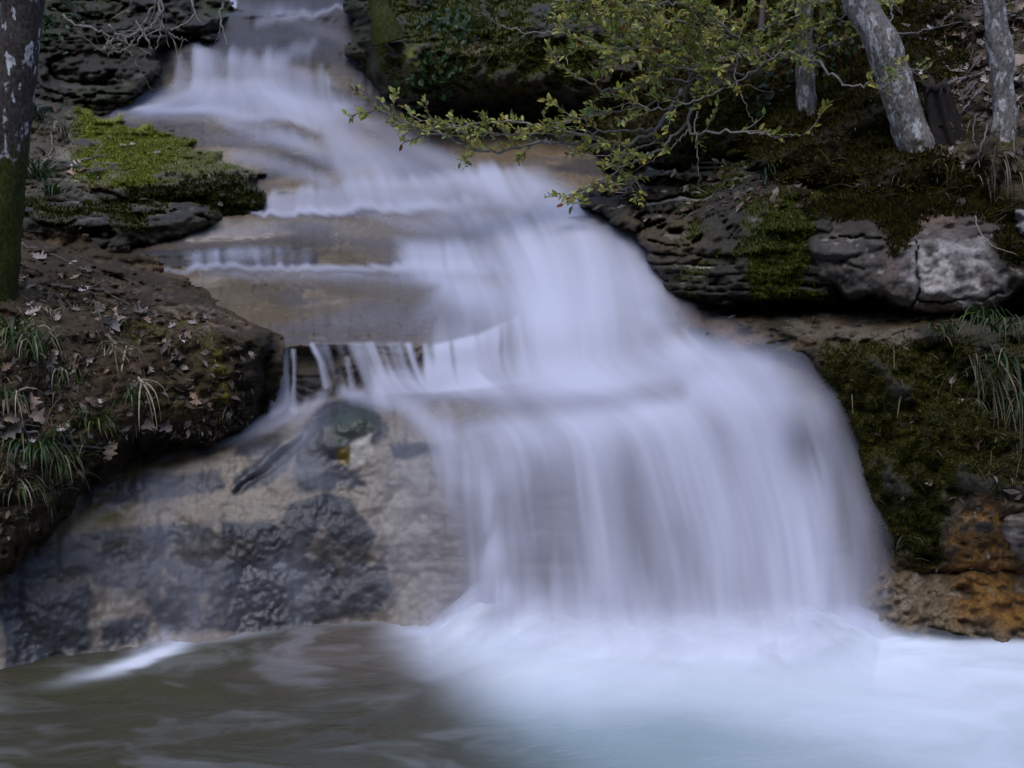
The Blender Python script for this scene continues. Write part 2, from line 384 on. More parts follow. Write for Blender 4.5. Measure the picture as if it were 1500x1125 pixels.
# dark algae growth on the pale rock (lower left face)
dk = np.zeros(U.shape)
for pl, s in (([(60, 800), (150, 775), (270, 772), (400, 770), (430, 800), (440, 910), (330, 925), (250, 925), (210, 860), (130, 850)], 9),
              ([(320, 790), (360, 772), (410, 790), (420, 850), (428, 918), (340, 925), (318, 860)], 6),
              ([(408, 775), (430, 740), (470, 722), (510, 735), (545, 790), (530, 812), (500, 800), (470, 768), (445, 812), (425, 805)], 5),
              ([(445, 830), (480, 800), (500, 850), (560, 815), (580, 860), (560, 890), (460, 888)], 6),
              ([(115, 705), (210, 690), (320, 688), (330, 715), (200, 735), (120, 740)], 7),
              ([(345, 700), (420, 655), (440, 660), (400, 712), (350, 722)], 5),
              ([(350, 640), (420, 640), (415, 668), (350, 665)], 7),
              ([(430, 655), (480, 590), (545, 585), (560, 630), (540, 650), (500, 690), (430, 690)], 8),
              ([(430, 690), (520, 690), (530, 715), (440, 722)], 8), ([(560, 645), (640, 655), (640, 672), (570, 672)], 6),
              ([(0, 890), (60, 880), (120, 930), (90, 975), (0, 985)], 8), ([(150, 905), (230, 900), (220, 930), (150, 945)], 8)):
    dk = np.maximum(dk, poly(Uw, Vw, pl, s))
smear = fbm(p0 * np.array([1.6, 1, .5]), 3.5, 4, 41)
dk = dk * sst(-0.95, -0.25, n_mid + 0.5 * n_fine + 0.25)
dk = np.maximum(dk, sst(-.25, .35, smear) * poly(Uw, Vw, [(30, 800), (160, 772), (430, 770), (580, 800), (590, 885), (430, 925), (120, 960), (0, 985), (0, 870)], 18) * .85)
lump = np.maximum(poly(Uw, Vw, [(318, 775), (410, 775), (425, 920), (335, 925)], 8), poly(Uw, Vw, [(405, 780), (470, 718), (545, 795), (470, 800)], 8) * .7)
lump = np.maximum(lump, .6 * poly(Uw, Vw, [(0, 880), (110, 870), (130, 960), (0, 990)], 14))
lump = np.maximum(lump, 0.6 * poly(Uw, Vw, [(110, 700), (220, 690), (220, 740), (120, 745)], 10))
cell = .5 + .9 * fbm(p0 * np.array([1.4, 1, 0.8]), 15, 5, 31, .62)
disp = 0.05 * n_big + 0.045 * n_mid + 0.014 * n_fine + 0.035 * strata
left_face = sst(700, 560, U) * sst(560, 640, V)
disp = disp - 0.03 * strata * left_face; tq = fbm(p0 * np.array([1, 1.8, 2.5]), 1.6, 4, 71, .42) * 4; saw = tq - np.floor(tq); disp = disp + .035 * (saw - .5) * sst(640, 560, V) * sst(120, 200, V) * sst(800, 620, U); disp = disp * (1 - .35 * left_face); uf = sst(600, 720, U) * sst(570, 620, V); disp = disp * (1 - .7 * uf); disp = disp * (1 + 0.5 * left_face) - lump * 0.020 * cell * (0.7 + 0.9 * n_fine) - lump * 0.016 * fbm(p0 * np.array([1, 1, .8]), 45, 3, 33)
disp -= 0.05 * gau(U, V, 470, 770, 60, 45, 20)
disp -= 0.06 * gau(U, V, 505, 640, 35, 55, 20)
crack = stroke(Uw, Vw, [(350, 722, 7), (400, 690, 7), (440, 650, 8), (470, 620, 6)], 0.8)
disp += 0.03 * crack - 0.025 * stroke(Uw, Vw, [(345, 712, 8), (395, 680, 8), (435, 640, 8)], 0.9)
# recess behind the thin curtain of the second step
rec = poly(Uw, V, [(370, 516), (470, 510), (545, 506), (640, 512), (600, 545), (545, 568), (470, 585), (400, 608), (370, 620)], 5)
disp_bed = disp + 0.20 * rec * sst(560, 470, U)
thin = sst(150, 40, V) * 0.4 + 0.6
g.Y = Y0 + disp_bed * thin
finish(g)
col = np.zeros(U.shape + (3,)) + np.array(TAN)
col = mixc(col, (0.19, 0.15, 0.11), sst(-0.2, 0.8, n_mid))
col = mixc(col, (0.28, 0.24, 0.19), sst(0.25, 0.9, n_big + 0.4 * n_fine) * 0.6)
treads = sst(600, 520, V)
col = mixc(col, (0.115, 0.085, 0.052), treads * sst(-0.5, 0.5, fbm(p0 * np.array([1, 1.6, 3]), 2.2, 4, 21)) * 0.85)
col = mixc(col, (0.10, 0.088, 0.092), treads * sst(0.0, 0.55, fbm(p0 * np.array([1, 1.6, 3]), 2.8, 4, 22)) * 0.8)
col = mixc(col, np.array((0.034, 0.036, 0.046)), np.clip(dk * 1.3, 0, 1) * 0.92)
underfall = sst(600, 720, U) * sst(600, 640, V); col = mixc(col, (0.10, 0.08, 0.082), underfall * .85)
col = mixc(col, (0.018, 0.016, 0.017), rec * sst(720, 600, U))  # shade of the recess painted near-black into the bed colour
col = mixc(col, (0.09, 0.058, 0.022), stroke(Uw, Vw, [(20, 810, 22, .8), (110, 755, 22, .8), (200, 680, 16), (340, 645, 12, .8)], 0.9))
col = mixc(col, (0.10, 0.085, 0.02), 0.8 * gau(Uw, Vw, 160, 755, 35, 16, -20) + 0.0 * U)
col = mixc(col, (0.13, 0.085, 0.012), poly(Uw, Vw, [(484, 655), (500, 648), (508, 665), (500, 682), (486, 680)], 3))
col = mixc(col, (0.42, 0.38, 0.33), 0.8 * poly(Uw, Vw, [(505, 645), (535, 632), (540, 660), (515, 685), (505, 680)], 4))
col = mixc(col, (0.03, 0.04, 0.022), 0.8 * poly(Uw, Vw, [(478, 640), (490, 605), (545, 590), (550, 622), (500, 640), (485, 660)], 5))
right = sst(990, 1050, U) * sst(560, 500, V) * sst(420, 455, V)
col = mixc(col, np.array((0.11, 0.066, 0.030)), right * 0.95)
col = mixc(col, (0.05, 0.042, 0.034), sst(0.1, 0.6, strata) * right)
pur = fbm(p0 * np.array([1, 1.4, 3]), 1.7, 4, 25)
col = mixc(col, (0.050, 0.045, 0.056), treads * sst(-0.1, 0.45, pur) * 0.85)
col = mixc(col, (0.085, 0.06, 0.028), treads * sst(300, 420, V) * sst(-0.6, 0.2, fbm(p0 * np.array([1, 1.4, 4]), 3.5, 4, 26)) * sst(760, 620, U) * 0.75)
col = mixc(col, (0.075, 0.068, 0.085), poly(Uw, Vw, [(400, 478), (560, 445), (780, 430), (760, 460), (700, 490), (640, 503), (420, 508)], 9) * 0.75)
col = mixc(col, (0.026, 0.025, 0.030), np.maximum(poly(Uw, V, [(160, 372), (230, 366), (300, 364), (420, 361), (466, 369), (458, 389), (300, 392), (170, 390)], 4), 0))
col = mixc(col, (0.36, 0.31, 0.26), 0.75 * np.maximum(stroke(Uw, Vw, [(262, 356, 3), (330, 346, 7), (400, 338, 3)], .8), stroke(Uw, Vw, [(220, 436, 3), (270, 450, 8), (330, 464, 5)], .8)) * sst(-.6, .1, n_fine))  # upper pale streak paints a light glint onto the tread
col = mixc(col, (0.045, 0.040, 0.048), 0.8 * np.clip(gau(Uw, Vw, 690, 320, 70, 22, -8) + gau(Uw, Vw, 430, 232, 70, 18, 8) + gau(Uw, Vw, 600, 225, 60, 14, 10), 0, 1))
col = mixc(col, (0.03, 0.026, 0.026), np.exp(-((saw - .97) / .05) ** 2) * .12 * sst(-.2, .5, n_big) * sst(640, 560, V) * sst(800, 620, U)); col = mixc(col, (0.26, 0.215, 0.17), np.exp(-((saw - .08) / .07) ** 2) * .5 * sst(520, 480, V) * sst(800, 620, U) * sst(0, .5, n_mid))
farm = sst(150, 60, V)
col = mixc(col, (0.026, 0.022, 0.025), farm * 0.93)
col = mixc(col, (0.06, 0.045, 0.03), sst(0.35, 0.8, strata) * 0.5)
tw_ = (treads * sst(150, 220, V))[..., None]; col = col * (1 + tw_ * (np.array((1.16, 1.05, 0.86)) - 1))
wet = np.clip(0.55 + 0.4 * n_mid, 0.1, 1) * (1 - .6 * farm) * (1 - .65 * treads)
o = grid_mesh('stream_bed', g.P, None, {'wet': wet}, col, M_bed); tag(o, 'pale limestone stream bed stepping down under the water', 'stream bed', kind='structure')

# flow of the water: LIC of noise along a direction field gives silk-like strands
fl = [(300, 95, 0, 1), (420, 100, .1, 1), (540, 110, 0, 1), (230, 150, -1, .25), (400, 140, .5, .5), (470, 190, .35, 1), (560, 200, 1, .7), (300, 180, -.6, .3), (650, 220, 1, .5), (450, 30, -.2, 1), (380, 50, -.4, 1),
      (420, 285, -.25, 1), (560, 275, .2, 1), (700, 265, .35, 1), (780, 280, .7, 1), (450, 340, .9, .25), (600, 330, 1, .3), (800, 340, .5, 1), (880, 340, .4, 1), (300, 380, 0, 1), (420, 378, 0, 1), (640, 372, .1, 1),
      (300, 420, 1, .2), (500, 420, 1, .15), (500, 475, .1, 1), (650, 470, .1, 1), (700, 410, .4, .6), (850, 420, .1, 1), (930, 420, .2, 1), (400, 560, 0, 1), (480, 540, .25, 1), (540, 530, .35, 1), (650, 530, .1, 1), (750, 500, 0, 1), (870, 490, 0, 1),
      (600, 590, .8, .5), (640, 640, .3, 1), (700, 590, .6, .3), (850, 570, .8, .25), (960, 550, .7, .4), (1060, 530, .6, .6), (700, 700, 0, 1), (850, 700, .12, 1), (1000, 700, .28, 1), (1100, 700, .3, 1), (1200, 640, .35, 1), (1260, 760, .15, 1),
      (700, 850, 0, 1), (900, 850, .12, 1), (1100, 850, .12, 1), (1250, 880, .05, 1), (400, 620, -.9, .5), (300, 660, -.9, .4), (500, 700, -.1, 1), (400, 800, 0, 1), (250, 850, 0, 1), (150, 800, -.2, 1)]
fx = np.zeros(U.shape); fy = np.zeros(U.shape); ws = np.zeros(U.shape)
for (a, b, c, d) in fl:
    l = math.hypot(c, d); w = 1.0 / (((U - a) / 1.3) ** 2 + (V - b) ** 2 + 200) ** 1.6
    fx += w * c / l; fy += w * d / l; ws += w
l = np.hypot(fx, fy) + 1e-9; fx /= l; fy /= l
def lic(noise, steps):
    h, w = noise.shape; acc = noise.copy(); J0, I0 = np.meshgrid(np.arange(w, dtype=float), np.arange(h, dtype=float)); tot = 1.0
    for sgn in (1, -1):
        x = J0.copy(); y = I0.copy()
        for k in range(steps):
            j = np.clip(x, 0, w - 1).astype(int); i = np.clip(y, 0, h - 1).astype(int)
            x = x + sgn * fx[i, j]; y = y + sgn * fy[i, j]
            j = np.clip(x + .5, 0, w - 1).astype(int); i = np.clip(y + .5, 0, h - 1).astype(int)
            wt = 1 - k / steps; acc += noise[i, j] * wt
    a = acc; a = (a - a.mean()) / a.std(); return a
base1 = blur(rng.standard_normal(U.shape), 1); base2 = blur(rng.standard_normal(U.shape), 4)
S1 = lic(base1 / base1.std(), 34); S2 = lic(base2 / base2.std(), 46)
base3 = blur(rng.standard_normal(U.shape), 8); S3 = lic(base3 / base3.std(), 70)
S = np.clip(0.5 + 0.10 * S1 + 0.16 * S2 + 0.25 * S3, 0, 1)          # strands
S = np.clip(S, 0, 1)

D = np.zeros(U.shape)
def over(m, k=1.0):
    global D
    D = 1 - (1 - D) * (1 - np.clip(m * k, 0, 1))
us_, vs_ = U + 2 * S1 + 5 * S2, V + 1.5 * S1 + 3 * S2
def st(pts, soft=0.9, k=1.0): over(stroke(us_, vs_, pts, soft), k)
def pg(pts, soft=14, k=1.0): over(poly(us_, vs_, pts, soft), k)
def gs(cx, cy, rx, ry, ang=0, k=1.0, p=1): over(gau(us_, vs_, cx, cy, rx, ry, ang, p), k)
# main fall
mf = sst(-58, 50, poly_sd(us_, V, [(620, 640), (700, 612), (800, 596), (900, 580), (1000, 528), (1060, 512), (1150, 540), (1205, 590), (1240, 655), (1265, 760), (1278, 1040), (560, 1040), (600, 900), (615, 760)]))
mf = mf * (0.24 + 0.76 * sst(585, 790, U + 30 * fbm(p0, 4, 3, 77)))
over(mf, 0.95)
st([(1000, 560, 60, .5), (1080, 640, 70, .6), (1120, 780, 70, .6), (1140, 920, 70, .7)], 1, .8)
st([(690, 650, 40, .3), (705, 720, 34, .7), (712, 775, 14, .1)], 1, .8); st([(728, 780, 12, .2), (722, 810, 26, .8), (715, 850, 34, .3)], 1, .8); st([(742, 842, 10, .3), (740, 870, 22, .8), (738, 910, 30, .4)], 1, .8)
st([(650, 600, 20, .3), (658, 660, 20, .7), (662, 760, 22, .25)], 1, .8)
D *= 1 - 0.60 * gau(us_, V, 1180, 650, 28, 50, -8) - 0.45 * gau(us_, V, 1238, 760, 20, 100, -5); D = np.clip(D, 0, 1)
D *= 1 - 0.32 * gau(us_, V, 785, 745, 60, 55) - 0.30 * gau(us_, V, 790, 830, 50, 35) - 0.30 * gau(us_, V, 660, 830, 45, 60); D = np.clip(D, 0, 1)
D *= 1 - 0.30 * gau(U, V, 925, 770, 26, 110, -8) - 0.16 * gau(U, V, 1005, 780, 20, 110, -12) - 0.12 * gau(U, V, 1080, 740, 14, 110, -14)
gs(1205, 615, 24, 34, 20, .35); gs(1195, 700, 16, 40, 0, .5)
pg([(520, 1060), (640, 935), (800, 910), (1100, 905), (1260, 930), (1320, 1060)], 60, .9)
st([(708, 690, 16, .3), (712, 720, 22, .8), (714, 775, 14, .3)], 1); st([(728, 785, 10, .3), (724, 815, 24, .9), (716, 850, 30, .4)], 1); st([(742, 845, 10, .3), (741, 868, 20, .9), (739, 905, 26, .5)], 1)
# plume in the middle
st([(700, 262, 34, .8), (780, 290, 60, .8), (830, 350, 105, .9), (850, 420, 135, .95), (850, 500, 140, .95), (850, 560, 150, .8)], .9, .95)
pg([(735, 350), (820, 300), (900, 330), (945, 400), (975, 470), (960, 540), (740, 560), (660, 560), (640, 505), (700, 490), (760, 455), (740, 400)], 40, .7)
st([(600, 372, 30, .5), (700, 372, 40, .6), (800, 380, 50, .8)], 1, .8); st([(610, 402, 26, .25), (680, 412, 50, .5), (760, 440, 70, .7)], 1, .9); gs(700, 385, 110, 60, 10, .38); gs(690, 470, 70, 30, -20, .3); st([(900, 330, 50, .3), (945, 390, 50, .45), (985, 450, 40, .4), (1010, 500, 40, .4)], 1, .8)
st([(560, 560, 26, .6), (640, 560, 44, .9), (760, 560, 60, .9), (900, 548, 60, .9), (1020, 520, 40, .8), (1120, 540, 30, .6)], 1, .85)
D *= 1 - 0.26 * stroke(U, V, [(640, 606, 26), (760, 598, 30), (880, 588, 26), (990, 574, 26)], 1)
st([(960, 465, 26, .6), (985, 500, 22, .5), (1020, 520, 26, .6)], 1, .7)
# second-step curtain
cur = poly(U, V, [(458, 505), (550, 500), (640, 504), (700, 490), (760, 462), (780, 560), (640, 575), (560, 578), (480, 560)], 4)
fan = np.clip(0.5 + 0.22 * S1 + 0.14 * S2, 0, 1); over(cur * (0.30 + 0.65 * sst(450, 640, U)) * sst(0.15, 0.85, fan + 0.45 * sst(560, 700, U)) * sst(592, 548, V - .12 * (U - 560)), 0.92)
ct = poly(U, V, [(392, 512), (432, 510), (434, 600), (396, 612)], 5); over(ct * sst(0.35, 0.8, S1 * .25 + .5), .45)
st([(428, 512, 4, .5), (431, 560, 4, .6), (430, 600, 10, .5)], 1); st([(460, 507, 6, .9), (470, 530, 6, .7), (476, 565, 8, .6)], 1); st([(500, 520, 6, .4), (505, 560, 8, .3)], 1)
# fourth lip
pg([(388, 286), (420, 276), (500, 269), (600, 259), (700, 247), (760, 244), (800, 275), (760, 300), (700, 306), (600, 306), (480, 308), (380, 312)], 10, .62 )
st([(372, 311, 7, .7), (480, 307, 11, .85), (600, 303, 12, .6), (700, 296, 16, .6)], 1, .9)
D *= 1 - 0.45 * gau(U, V, 680, 310, 60, 22, -10) 
st([(520, 310, 14, .2), (620, 330, 26, .35), (700, 330, 30, .3)], 1)
# third lip
c3 = poly(U, V, [(600, 357), (690, 355), (740, 396), (580, 396)], 13); over(c3, .62)
c3 = poly(U, V, [(265, 372), (300, 366), (360, 362), (420, 362), (462, 370), (450, 390), (280, 390)], 7); over(c3 * (.25 + .75 * np.clip(.5 + .3 * S1, 0, 1)) * (.35 + .65 * sst(-.3, .5, fbm(p0, 4, 2, 88))), .62)
st([(190, 396, 4, .2), (280, 392, 8, .5), (420, 394, 9, .6), (560, 392, 10, .7), (700, 392, 20, .7)], 1, .9)
st([(300, 405, 12, .2), (500, 405, 14, .35), (650, 410, 20, .4)], 1)
gs(350, 340, 70, 12, -6, .25); gs(660, 440, 120, 26, -5, .28); gs(520, 470, 80, 26, 0, .22); gs(480, 330, 90, 20, 10, .15)
# upper stream
pg([(215, 140), (300, 120), (450, 128), (520, 150), (500, 175), (380, 175), (260, 172), (170, 170)], 16, .65)
st([(160, 165, 6, .5), (240, 160, 10, .7), (330, 165, 12, .6), (450, 178, 12, .5)], 1, .9)
st([(420, 140, 26, .5), (470, 175, 40, .7), (510, 225, 44, .6), (560, 258, 34, .5)], 1, .9)
st([(500, 160, 16, .35), (570, 190, 22, .5), (650, 235, 24, .5), (700, 250, 16, .4)], 1, .9)
st([(340, 225, 18, .3), (400, 240, 22, .35), (470, 262, 18, .3)], 1); gs(590, 225, 70, 26, 15, .3); gs(400, 205, 90, 12, 4, .3)
for x, w, t, b, k in ((297, 30, 66, 128, .6), (345, 22, 82, 128, .4), (366, 22, 84, 128, .4), (400, 34, 88, 130, .45), (436, 20, 104, 132, .35), (468, 18, 103, 136, .4), (484, 8, 112, 136, .4), (520, 14, 80, 120, .25), (262, 14, 84, 126, .4), (545, 10, 70, 130, .25)):
    st([(x, t, w * .8, k * .8), (x + 2, (t + b) / 2, w, k), (x + 2, b + 6, w * 1.1, k * .7)], .9)
over(sst(130, 60, V) * sst(300, 350, U) * sst(585, 540, U), .05); st([(380, 30, 18, .22), (460, 14, 7, .4), (540, 8, 6, .4)], 1); st([(450, 60, 18, .3), (400, 90, 20, .3)], 1); gs(470, 45, 50, 10, 20, .16); gs(420, 15, 60, 9, 0, .16)
pg([(268, -60), (352, -60), (350, 13), (312, 11), (280, 4)], 3, .9)
st([(520, 285, 20, .3), (640, 300, 30, .4), (740, 330, 40, .5), (800, 360, 40, .5)], 1); st([(470, 262, 26, .25), (560, 268, 26, .35), (680, 262, 24, .4)], 1); st([(440, 150, 30, .4), (500, 190, 44, .55), (560, 235, 44, .5), (640, 262, 30, .4)], 1, .8)
st([(330, 180, 14, .35), (400, 196, 22, .4), (470, 225, 24, .4), (520, 255, 20, .3)], 1); st([(690, 430, 50, .3), (740, 450, 50, .45), (790, 470, 60, .5)], 1); st([(780, 270, 30, .3), (850, 320, 50, .5), (910, 370, 50, .5), (950, 430, 40, .4)], 1, .8)
st([(350, 410, 10, .15), (480, 414, 18, .22), (600, 418, 26, .3), (720, 420, 40, .35)], 1)
over(poly(us_, vs_, [(280, 70), (345, 84), (400, 90), (470, 106), (500, 128), (270, 128)], 9), .32)
# thin wash over the lower left rock
st([(560, 575, 26, .5), (610, 600, 34, .6), (645, 640, 26, .5), (655, 720, 26, .4)], 1, .9)
st([(470, 580, 16, .35), (420, 612, 18, .45), (350, 640, 18, .35), (230, 665, 14, .25)], 1)
st([(500, 570, 20, .5), (560, 585, 26, .5)], 1); gs(440, 690, 60, 20, 10, .25); gs(440, 640, 24, 40, 30, .25); gs(600, 680, 50, 60, 0, .18)
gs(235, 720, 70, 30, -10, .16); gs(270, 870, 110, 60, 0, .16); gs(230, 800, 26, 60, 0, .18); gs(415, 830, 10, 12, 0, .35); gs(440, 860, 22, 50, 0, .18)
gs(241, 930, 9, 14, 0, .55); gs(226, 938, 6, 9, 0, .45); gs(262, 934, 10, 9, 0, .45); gs(205, 950, 18, 8, -20, .4); gs(288, 905, 16, 26, 0, .22); gs(590, 800, 40, 90, 0, .2)
st([(120, 800, 30, .1), (170, 860, 40, .15)], 1)
# strands modulate the coverage
K = 0.32 + 0.14 * sst(600, 660, V)
D *= 1 - .62 * poly(U, V, [(200, 402), (560, 402), (640, 420), (600, 470), (560, 498), (380, 505), (250, 450)], 16)
D *= 1 - .30 * poly(U, V, [(-200, 690), (330, 650), (560, 680), (560, 900), (430, 920), (-200, 1000)], 30)
foam = np.clip(D * (1 - K * (1 - S) * sst(1.3, 0.75, D)), 0, 0.97)
foam *= sst(1345, 1265, U)
fall = np.maximum(sst(530, 600, V) * sst(640, 760, U), sst(690, 770, U) * sst(300, 350, V)); Yd = Y0 + disp * thin * 0.6; Yw = blur(Yd, 4) * (1 - fall) + blur(blur(Y0, 8), 14) * fall - 0.05 - 0.05 * blur(D, 6) - 0.13 * fall
Yw = np.minimum(Yw, g.Y - 0.012)
Yw = Yw - 0.006 * S2 * sst(0.2, 0.7, D) * sst(580, 650, V)
gw = grid(-200, 1700, -90, 1100, 2.5); gw.Y = Yw; finish(gw); GR['water'] = gw
o = grid_mesh('stream_water', gw.P, (foam > 0.02) & (gw.P[..., 2] > -0.05), {'foam': foam}, None, M_water)
tag(o, 'silky white stream water tumbling over the rock steps', 'water', kind='structure')

# ------------------------------------------------------------------ pool
xs = np.concatenate([np.arange(-9, -3.2, 0.06), np.arange(-3.2, 3.2, 0.011), np.arange(3.2, 9, 0.06)]); ys = np.concatenate([np.arange(-4, 4.2, 0.08), np.arange(4.2, 6.7, 0.009)])
PX, PY = np.meshgrid(xs, ys[::-1]); PP = np.stack([PX, PY, 0 * PX], -1)
pu, pv = pix(PP); front = PY > 3.0; pu = np.where(front, pu, 750 + PX * 400); pv = np.where(front, pv, 1400 - PY * 60)
w1 = fbm(PP * np.array([.6, 1, 1]), 2.2, 4, 51); w2 = fbm(PP * np.array([.5, 1.3, 1]) + .25 * w1[..., None], 5, 5, 52)
pu2 = pu + 26 * w1; pv2 = pv + 10 * w2
edge = np.interp(pu2, [520, 600, 700, 840, 1000, 1200, 1350, 1900], [915, 960, 1032, 1110, 1200, 1310, 1420, 1500])
ft = sst(70, -95, pv2 - edge) * sst(530, 650, pu2)
side = np.interp(pu, [1150, 1320, 1420, 1500, 1900], [1.0, 1.0, .9, .85, .8])
top = np.interp(pu, [560, 1280, 1400, 1500, 1900], [880, 890, 925, 935, 940]); ft *= 1 - sst(1240, 1310, pu) * sst(34, -4, pv - top - 6 * w2)
bottomfade = 1 - 0.88 * sst(955, 1120, pv + 22 * w1) * np.interp(pu, [600, 800, 1000, 1250, 1450, 1900], [1, 1, 1, .75, .35, .3])
pf = np.clip(ft * side * bottomfade * (0.93 + 0.12 * w2), 0, 0.97)
pf = np.maximum(pf, np.clip(.85 * gau(pu + 10 * w2, pv + 5 * w1, 232, 950, 50, 11, -22) + .6 * gau(pu + 14 * w2, pv + 5 * w1, 170, 974, 70, 9, -14) + .25 * gau(pu, pv, 330, 930, 90, 8, -8), 0, .9))
pf = np.maximum(pf, 0.16 * stroke(pu, pv, [(430, 915, 9, .5), (520, 912, 12, .8), (600, 912, 14, 1)], 1))
pf = np.maximum(pf, np.clip(0.12 * sst(-0.3, 1.1, w2 + .4 * w1) * sst(1080, 960, pv) , 0, 1))
pf = np.maximum(pf, np.clip(0.09 * sst(-0.1, 1.0, w2), 0, 1))
pcol = np.zeros(PX.shape + (3,)) + np.array((0.058, 0.052, 0.034))
pcol = mixc(pcol, (0.10, 0.08, 0.066), sst(-.3, .6, w1) * sst(1060, 950, pv))
pcol = mixc(pcol, (0.058, 0.056, 0.032), sst(.0, .7, -w1))
pcol = mixc(pcol, (0.20, 0.27, 0.29), sst(120, -60, pv2 - edge) * sst(600, 800, pu2))
_, rb2, rc2 = ray(pu, np.interp(pu, [480, 600, 900, 1250, 1290, 1400, 1500, 1700], [912, 910, 925, 930, 935, 950, 945, 945])); ywl = CAMH / (-rc2 / rb2)
amp_m = np.interp(pu + 20 * w1, [630, 800, 1130, 1290, 1700], [0, .30, .30, .03, .03]); mt = sst(-.95, -.18, PY - ywl) ** 1.6; mound = amp_m * mt * (1 + .25 * w1 + .12 * w2)
palpha = np.clip(1 - np.maximum(sst(.03, .26, mound + .03 * w2), sst(-.52, -.26, PY - ywl + .07 * w1 + .03 * w2 - np.interp(pu, [1160, 1290], [0, .42])) * sst(670, 760, pu) * sst(1340, 1290, pu)) - .9 * sst(1260, 1330, pu) * sst(-.16, .0, PY - ywl + .05 * w1) - .9 * sst(585, 600, pu) * sst(700, 640, pu) * sst(-.12, .02, PY - ywl), 0, 1)
pz = mound + 0.004 * w2 + 0.012 * w1 * sst(4.2, 4.6, PY) + 0.05 * pf * sst(880, 935, pv) * sst(1080, 960, pv) * sst(600, 700, pu)
PP[..., 2] = pz
o = grid_mesh('pool_water', PP, None, {'foam': np.maximum(pf, np.clip(mound * 9, 0, .97)), 'cover': palpha}, pcol, M_pool, flip=False); tag(o, 'murky brown pool with white foam spreading below the fall', 'water', kind='structure')

# ------------------------------------------------------------------ banks and rocks: outline, distance lines, rounding, noise, colours
def mass(name, outline, lines, step=2.5, rnd=60, depth=0.5, amp=(0.06, 0.04, 0.015, 0.0), blk=0.0, bz=10, bx=2.2, seed=1, colf=None, mat=M_rock, pad=45, sm=3, warp=8, wetv=0.2, sterr=0.0, under=None):
    us0 = [p[0] for p in outline]; vs0 = [p[1] for p in outline]
    g = grid(min(us0) - pad, max(us0) + pad, min(vs0) - pad, max(vs0) + pad, step)
    Y = blur(lines_Y(g.us, g.vs, lines), sm); p = P3(g.U, g.V, Y)
    q = p * np.array([1, 1, 1])
    g.n0 = fbm(p, 1.5, 4, seed); g.n1 = fbm(p, 4.5, 4, seed + 10); g.n2 = fbm(p, 16, 4, seed + 20)
    wp = fbm(p * np.array([.8, .8, .8]), 1.2, 3, seed + 50) * 0.12
    zz = np.stack([p[..., 0] * 1.2, p[..., 1] * 1.2, (p[..., 2] + wp) * 16], -1); g.st = fbm(zz, 1.0, 4, seed + 30, 0.6)
    g.Uw = g.U + warp * (fbm(p, 2.2, 3, seed + 42) * 1.3 + fbm(p, 9, 4, seed + 40)); g.Vw = g.V + warp * (fbm(p, 2.2, 3, seed + 43) * 1.3 + fbm(p, 9, 4, seed + 41))
    q2 = fbm(p, 2.0, 4, seed + 60) * .35; zz1 = p[..., 2] + .10 * (vnoise(np.stack([0 * p[..., 2], 0 * p[..., 2], p[..., 2] * 7], -1), seed + 3) * 2 - 1); lz = (zz1 - .10 * p[..., 0] + 1.6 * wp + .06 * g.n0 + 0.03 * g.n1 + .25 * p[..., 0] * 0.3) * bz; li = np.floor(lz); fz = lz - li
    cid = np.floor(p[..., 0] * bx * .8 + q2 * 1.3); lz = lz + .6 * _h(cid, np.zeros_like(cid), np.zeros_like(cid), seed + 9); li = np.floor(lz); fz = lz - li; z0 = np.zeros_like(li); xx = p[..., 0] * bx + _h(li, z0, z0, seed) * 9 + q2 + .1 * g.n2; xi = np.floor(xx); fxx = xx - xi
    g.off = _h(li, xi, z0, seed + 1); g.crev = np.maximum(np.exp(-(np.minimum(fz, 1 - fz) / .09) ** 2), .4 * np.exp(-(np.minimum(fxx, 1 - fxx) / .045) ** 2)); g.fz = fz
    sd = poly_sd(g.Uw, g.Vw, outline); g.sd = sd
    t = np.clip(sd / rnd, -1.2, 1); rd = np.where(t > 0, depth * (1 - np.sqrt(np.clip(1 - (1 - t) ** 2, 0, 1))), depth + (-t) * depth * 2.2)
    stt = np.sign(g.st) * np.abs(g.st) ** 0.7
    g.Y = Y + rd + amp[0] * g.n0 + amp[1] * g.n1 + amp[2] * g.n2 + amp[3] * stt + blk * (.35 + 1.3 * sst(-.5, .6, g.n0 + .6 * g.n1)) * ((g.off - .5) + .55 * g.crev)
    if under is not None: g.Y = g.Y + under(g)
    finish(g); g.wet = np.zeros(g.U.shape) + wetv
    g.col = colf(g) * (np.array((1.55, 1.42, 1.08)) if mat is not M_pale else np.array((1.35, 1.25, 1.1))); GR[name] = g
    o = grid_mesh(name.split('|')[0], g.P, sd > -pad * 0.8, {'wet': g.wet}, g.col, mat)
    return o, g
def base(g, c): return np.zeros(g.U.shape + (3,)) + np.array(c, float)

